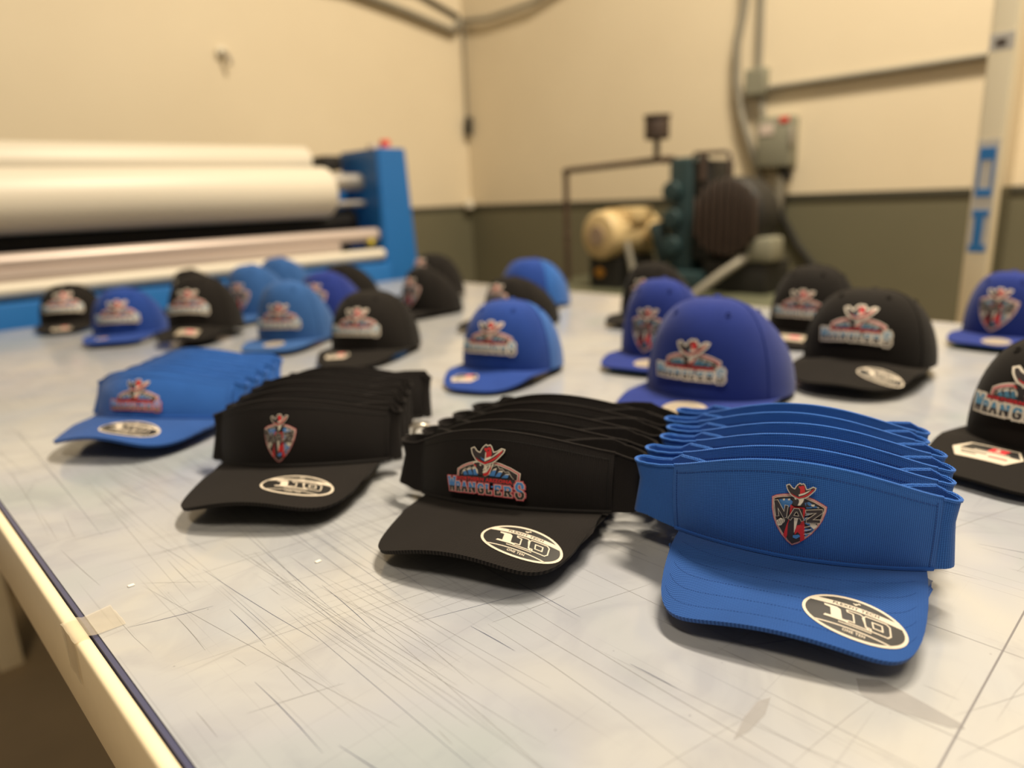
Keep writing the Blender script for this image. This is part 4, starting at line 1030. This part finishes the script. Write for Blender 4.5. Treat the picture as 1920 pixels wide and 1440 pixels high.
wall_thing(MB().tube([(wx-.018, 1.76, .765), (wx-.018, 1.6, .765), (wx-.018, 1.1, .767), (wx-.018, .745, .77)], .015, 10), 'electrical_conduit', 'galvanised', 'long horizontal conduit from the small wall box to the right corner', 'conduit')
wall_thing(MB().cyl((wx-.018, 1.79, .735), (wx-.018, 1.77, .61), .018), 'electrical_conduit', 'galvanised', 'short conduit between the small wall box and the switch box', 'conduit')
ds = thing('switch_box', 'grey disconnect switch box with white and red labels on the wall', 'electrical box', (wx-.05, 1.68, .51))
MB().box(-.04, .05, -.085, .085, -.115, .115, .008).build('box_body', 'box_grey', ds)
MB().box(-.044, -.040, .0, .07, .035, .085, .001, 1).build('warning_label', 'label_white', ds)
MB().box(-.044, -.040, -.075, -.03, .085, .11, .001, 1).build('red_label', 'red_plastic', ds)
MB().box(-.05, -.02, -.095, -.083, -.02, .06, .003).build('switch_handle', 'steel', ds)
wall_thing(MB().cyl((wx-.045, 1.64, .395), (wx-.045, 1.62, .33), .034, .02), 'conduit_fitting', 'dark_iron', 'dark conduit fitting under the switch box', 'fitting')
wall_thing(MB().tube([(wx-.045, 1.645, .36), (wx-.04, 1.66, .24), (wx-.04, 1.69, .10), (wx-.04, 1.70, -.05), (wx-.04, 1.70, -.40)], .026, 10), 'electrical_conduit', 'galvanised', 'thick conduit dropping from the switch box to behind the pump', 'conduit')
wall_thing(MB().tube([(wx-.02, 1.651, .224), (wx-.02, 1.64, .15), (wx-.02, 1.56, .02), (wx-.02, 1.47, -.083), (wx-.02, 1.36, -.2), (wx-.02, 1.2, -.35)], .014, 8), 'power_cable', 'dark_iron', 'dark cable slanting down the green wall right of the pump', 'cable')
# left wall and corner
hk = thing('wall_hook', 'small cream wall hook on the left wall above the rolls', 'hook', (1.787, WY, 1.084))
MB().cyl((0, 0, .03), (0, -.03, .03), .028, seg=20, bev=.006).build('hook_plate', 'cream_paint', hk)
MB().tube([(0, -.03, .03), (.01, -.06, .01), (.02, -.065, -.02), (.02, -.045, -.035)], .010, 8).build('hook_arm', 'steel', hk)
wall_thing(MB().tube([(1.2, WY-.03, 1.36), (1.64, WY-.03, 1.42), (2.1, WY-.03, 1.53), (2.57, WY-.04, 1.535), (3.0, WY-.04, 1.47), (3.38, WY-.04, 1.40), (3.46, WY-.04, 1.47)], .022, 8), 'ceiling_cable', 'galvanised', 'thick grey cable sagging across the top of the left wall', 'cable')
wall_thing(MB().tube([(2.2, WY-.02, 1.62), (2.75, WY-.02, 1.57), (3.1, WY-.02, 1.60), (3.46, WY-.02, 1.50)], .013, 8), 'ceiling_cable', 'dark_iron', 'thin dark cable above the thick cable on the left wall', 'cable')
wall_thing(MB().tube([(WX-.03, WY-.06, 1.47), (WX-.03, WY-.3, 1.44), (WX-.03, WY-.7, 1.45), (WX-.03, WY-1.1, 1.54), (WX-.03, WY-1.4, 1.7)], .016, 8), 'ceiling_cable', 'galvanised', 'grey cable looping along the top of the right wall', 'cable')
wall_thing(MB().tube([(WX-.03, WY-.05, 1.48), (WX-.03, WY-.05, 1.1), (WX-.025, WY-.04, .85)], .008, 8), 'hanging_cord', 'galvanised', 'thin cord hanging down the corner of the room', 'cord')
wall_thing(MB().box(WX-.05, WX-.01, WY-.07, WY-.03, .74, .86, .008), 'cord_plug', 'dark_iron', 'dark plug at the end of the corner cord', 'plug')
wall_thing(MB().cyl((WX-.06, WY-.05, .24), (WX-.06, WY-.05, .30), .032, seg=20, bev=.01), 'corner_fitting', 'cream_paint', 'small cream fitting at the corner on the dark stripe', 'fitting')

# ------------------------------------------------------------------ white measuring pole behind the table
po = thing('measuring_pole', 'tall cream pole with blue and white tape labels behind the right side of the table', 'pole', (2.2, .499, FLOOR_Z))
pyb, pyt = .497, .509
def py_(z): return .498+(z+.067)/.783*.008-.499
MB().box(-.028, .028, -.028, .028, 0, 2.6, .007, 3).build('shaft', 'pole_cream', po)
def band(z0, z1, m, w0=-.0285, w1=.0285, nm='tape_label', d=.0288):
    return MB().box(-d, -d+.002, w0, w1, z0-FLOOR_Z, z1-FLOOR_Z, .0003, 1).build(nm, m, po)
band(.115, .395, 'tape_white', -.024, .024)
d2 = .0300
band(.345, .375, 'tape_blue', -.018, .018, d=d2); band(.375-.10, .345, 'tape_blue', -.018, -.013, d=d2); band(.275, .345, 'tape_blue', .013, .018, d=d2); band(.255, .275, 'tape_blue', -.018, .018, d=d2)
band(.205, .222, 'tape_blue', -.018, .018, d=d2); band(.115, .135, 'tape_blue', -.018, .018, d=d2); band(.135, .205, 'tape_blue', -.008, .012, d=d2)
band(.60, .64, 'tape_white', -.026, .026); band(.61, .625, 'brown_metal', -.01, .012, d=d2)
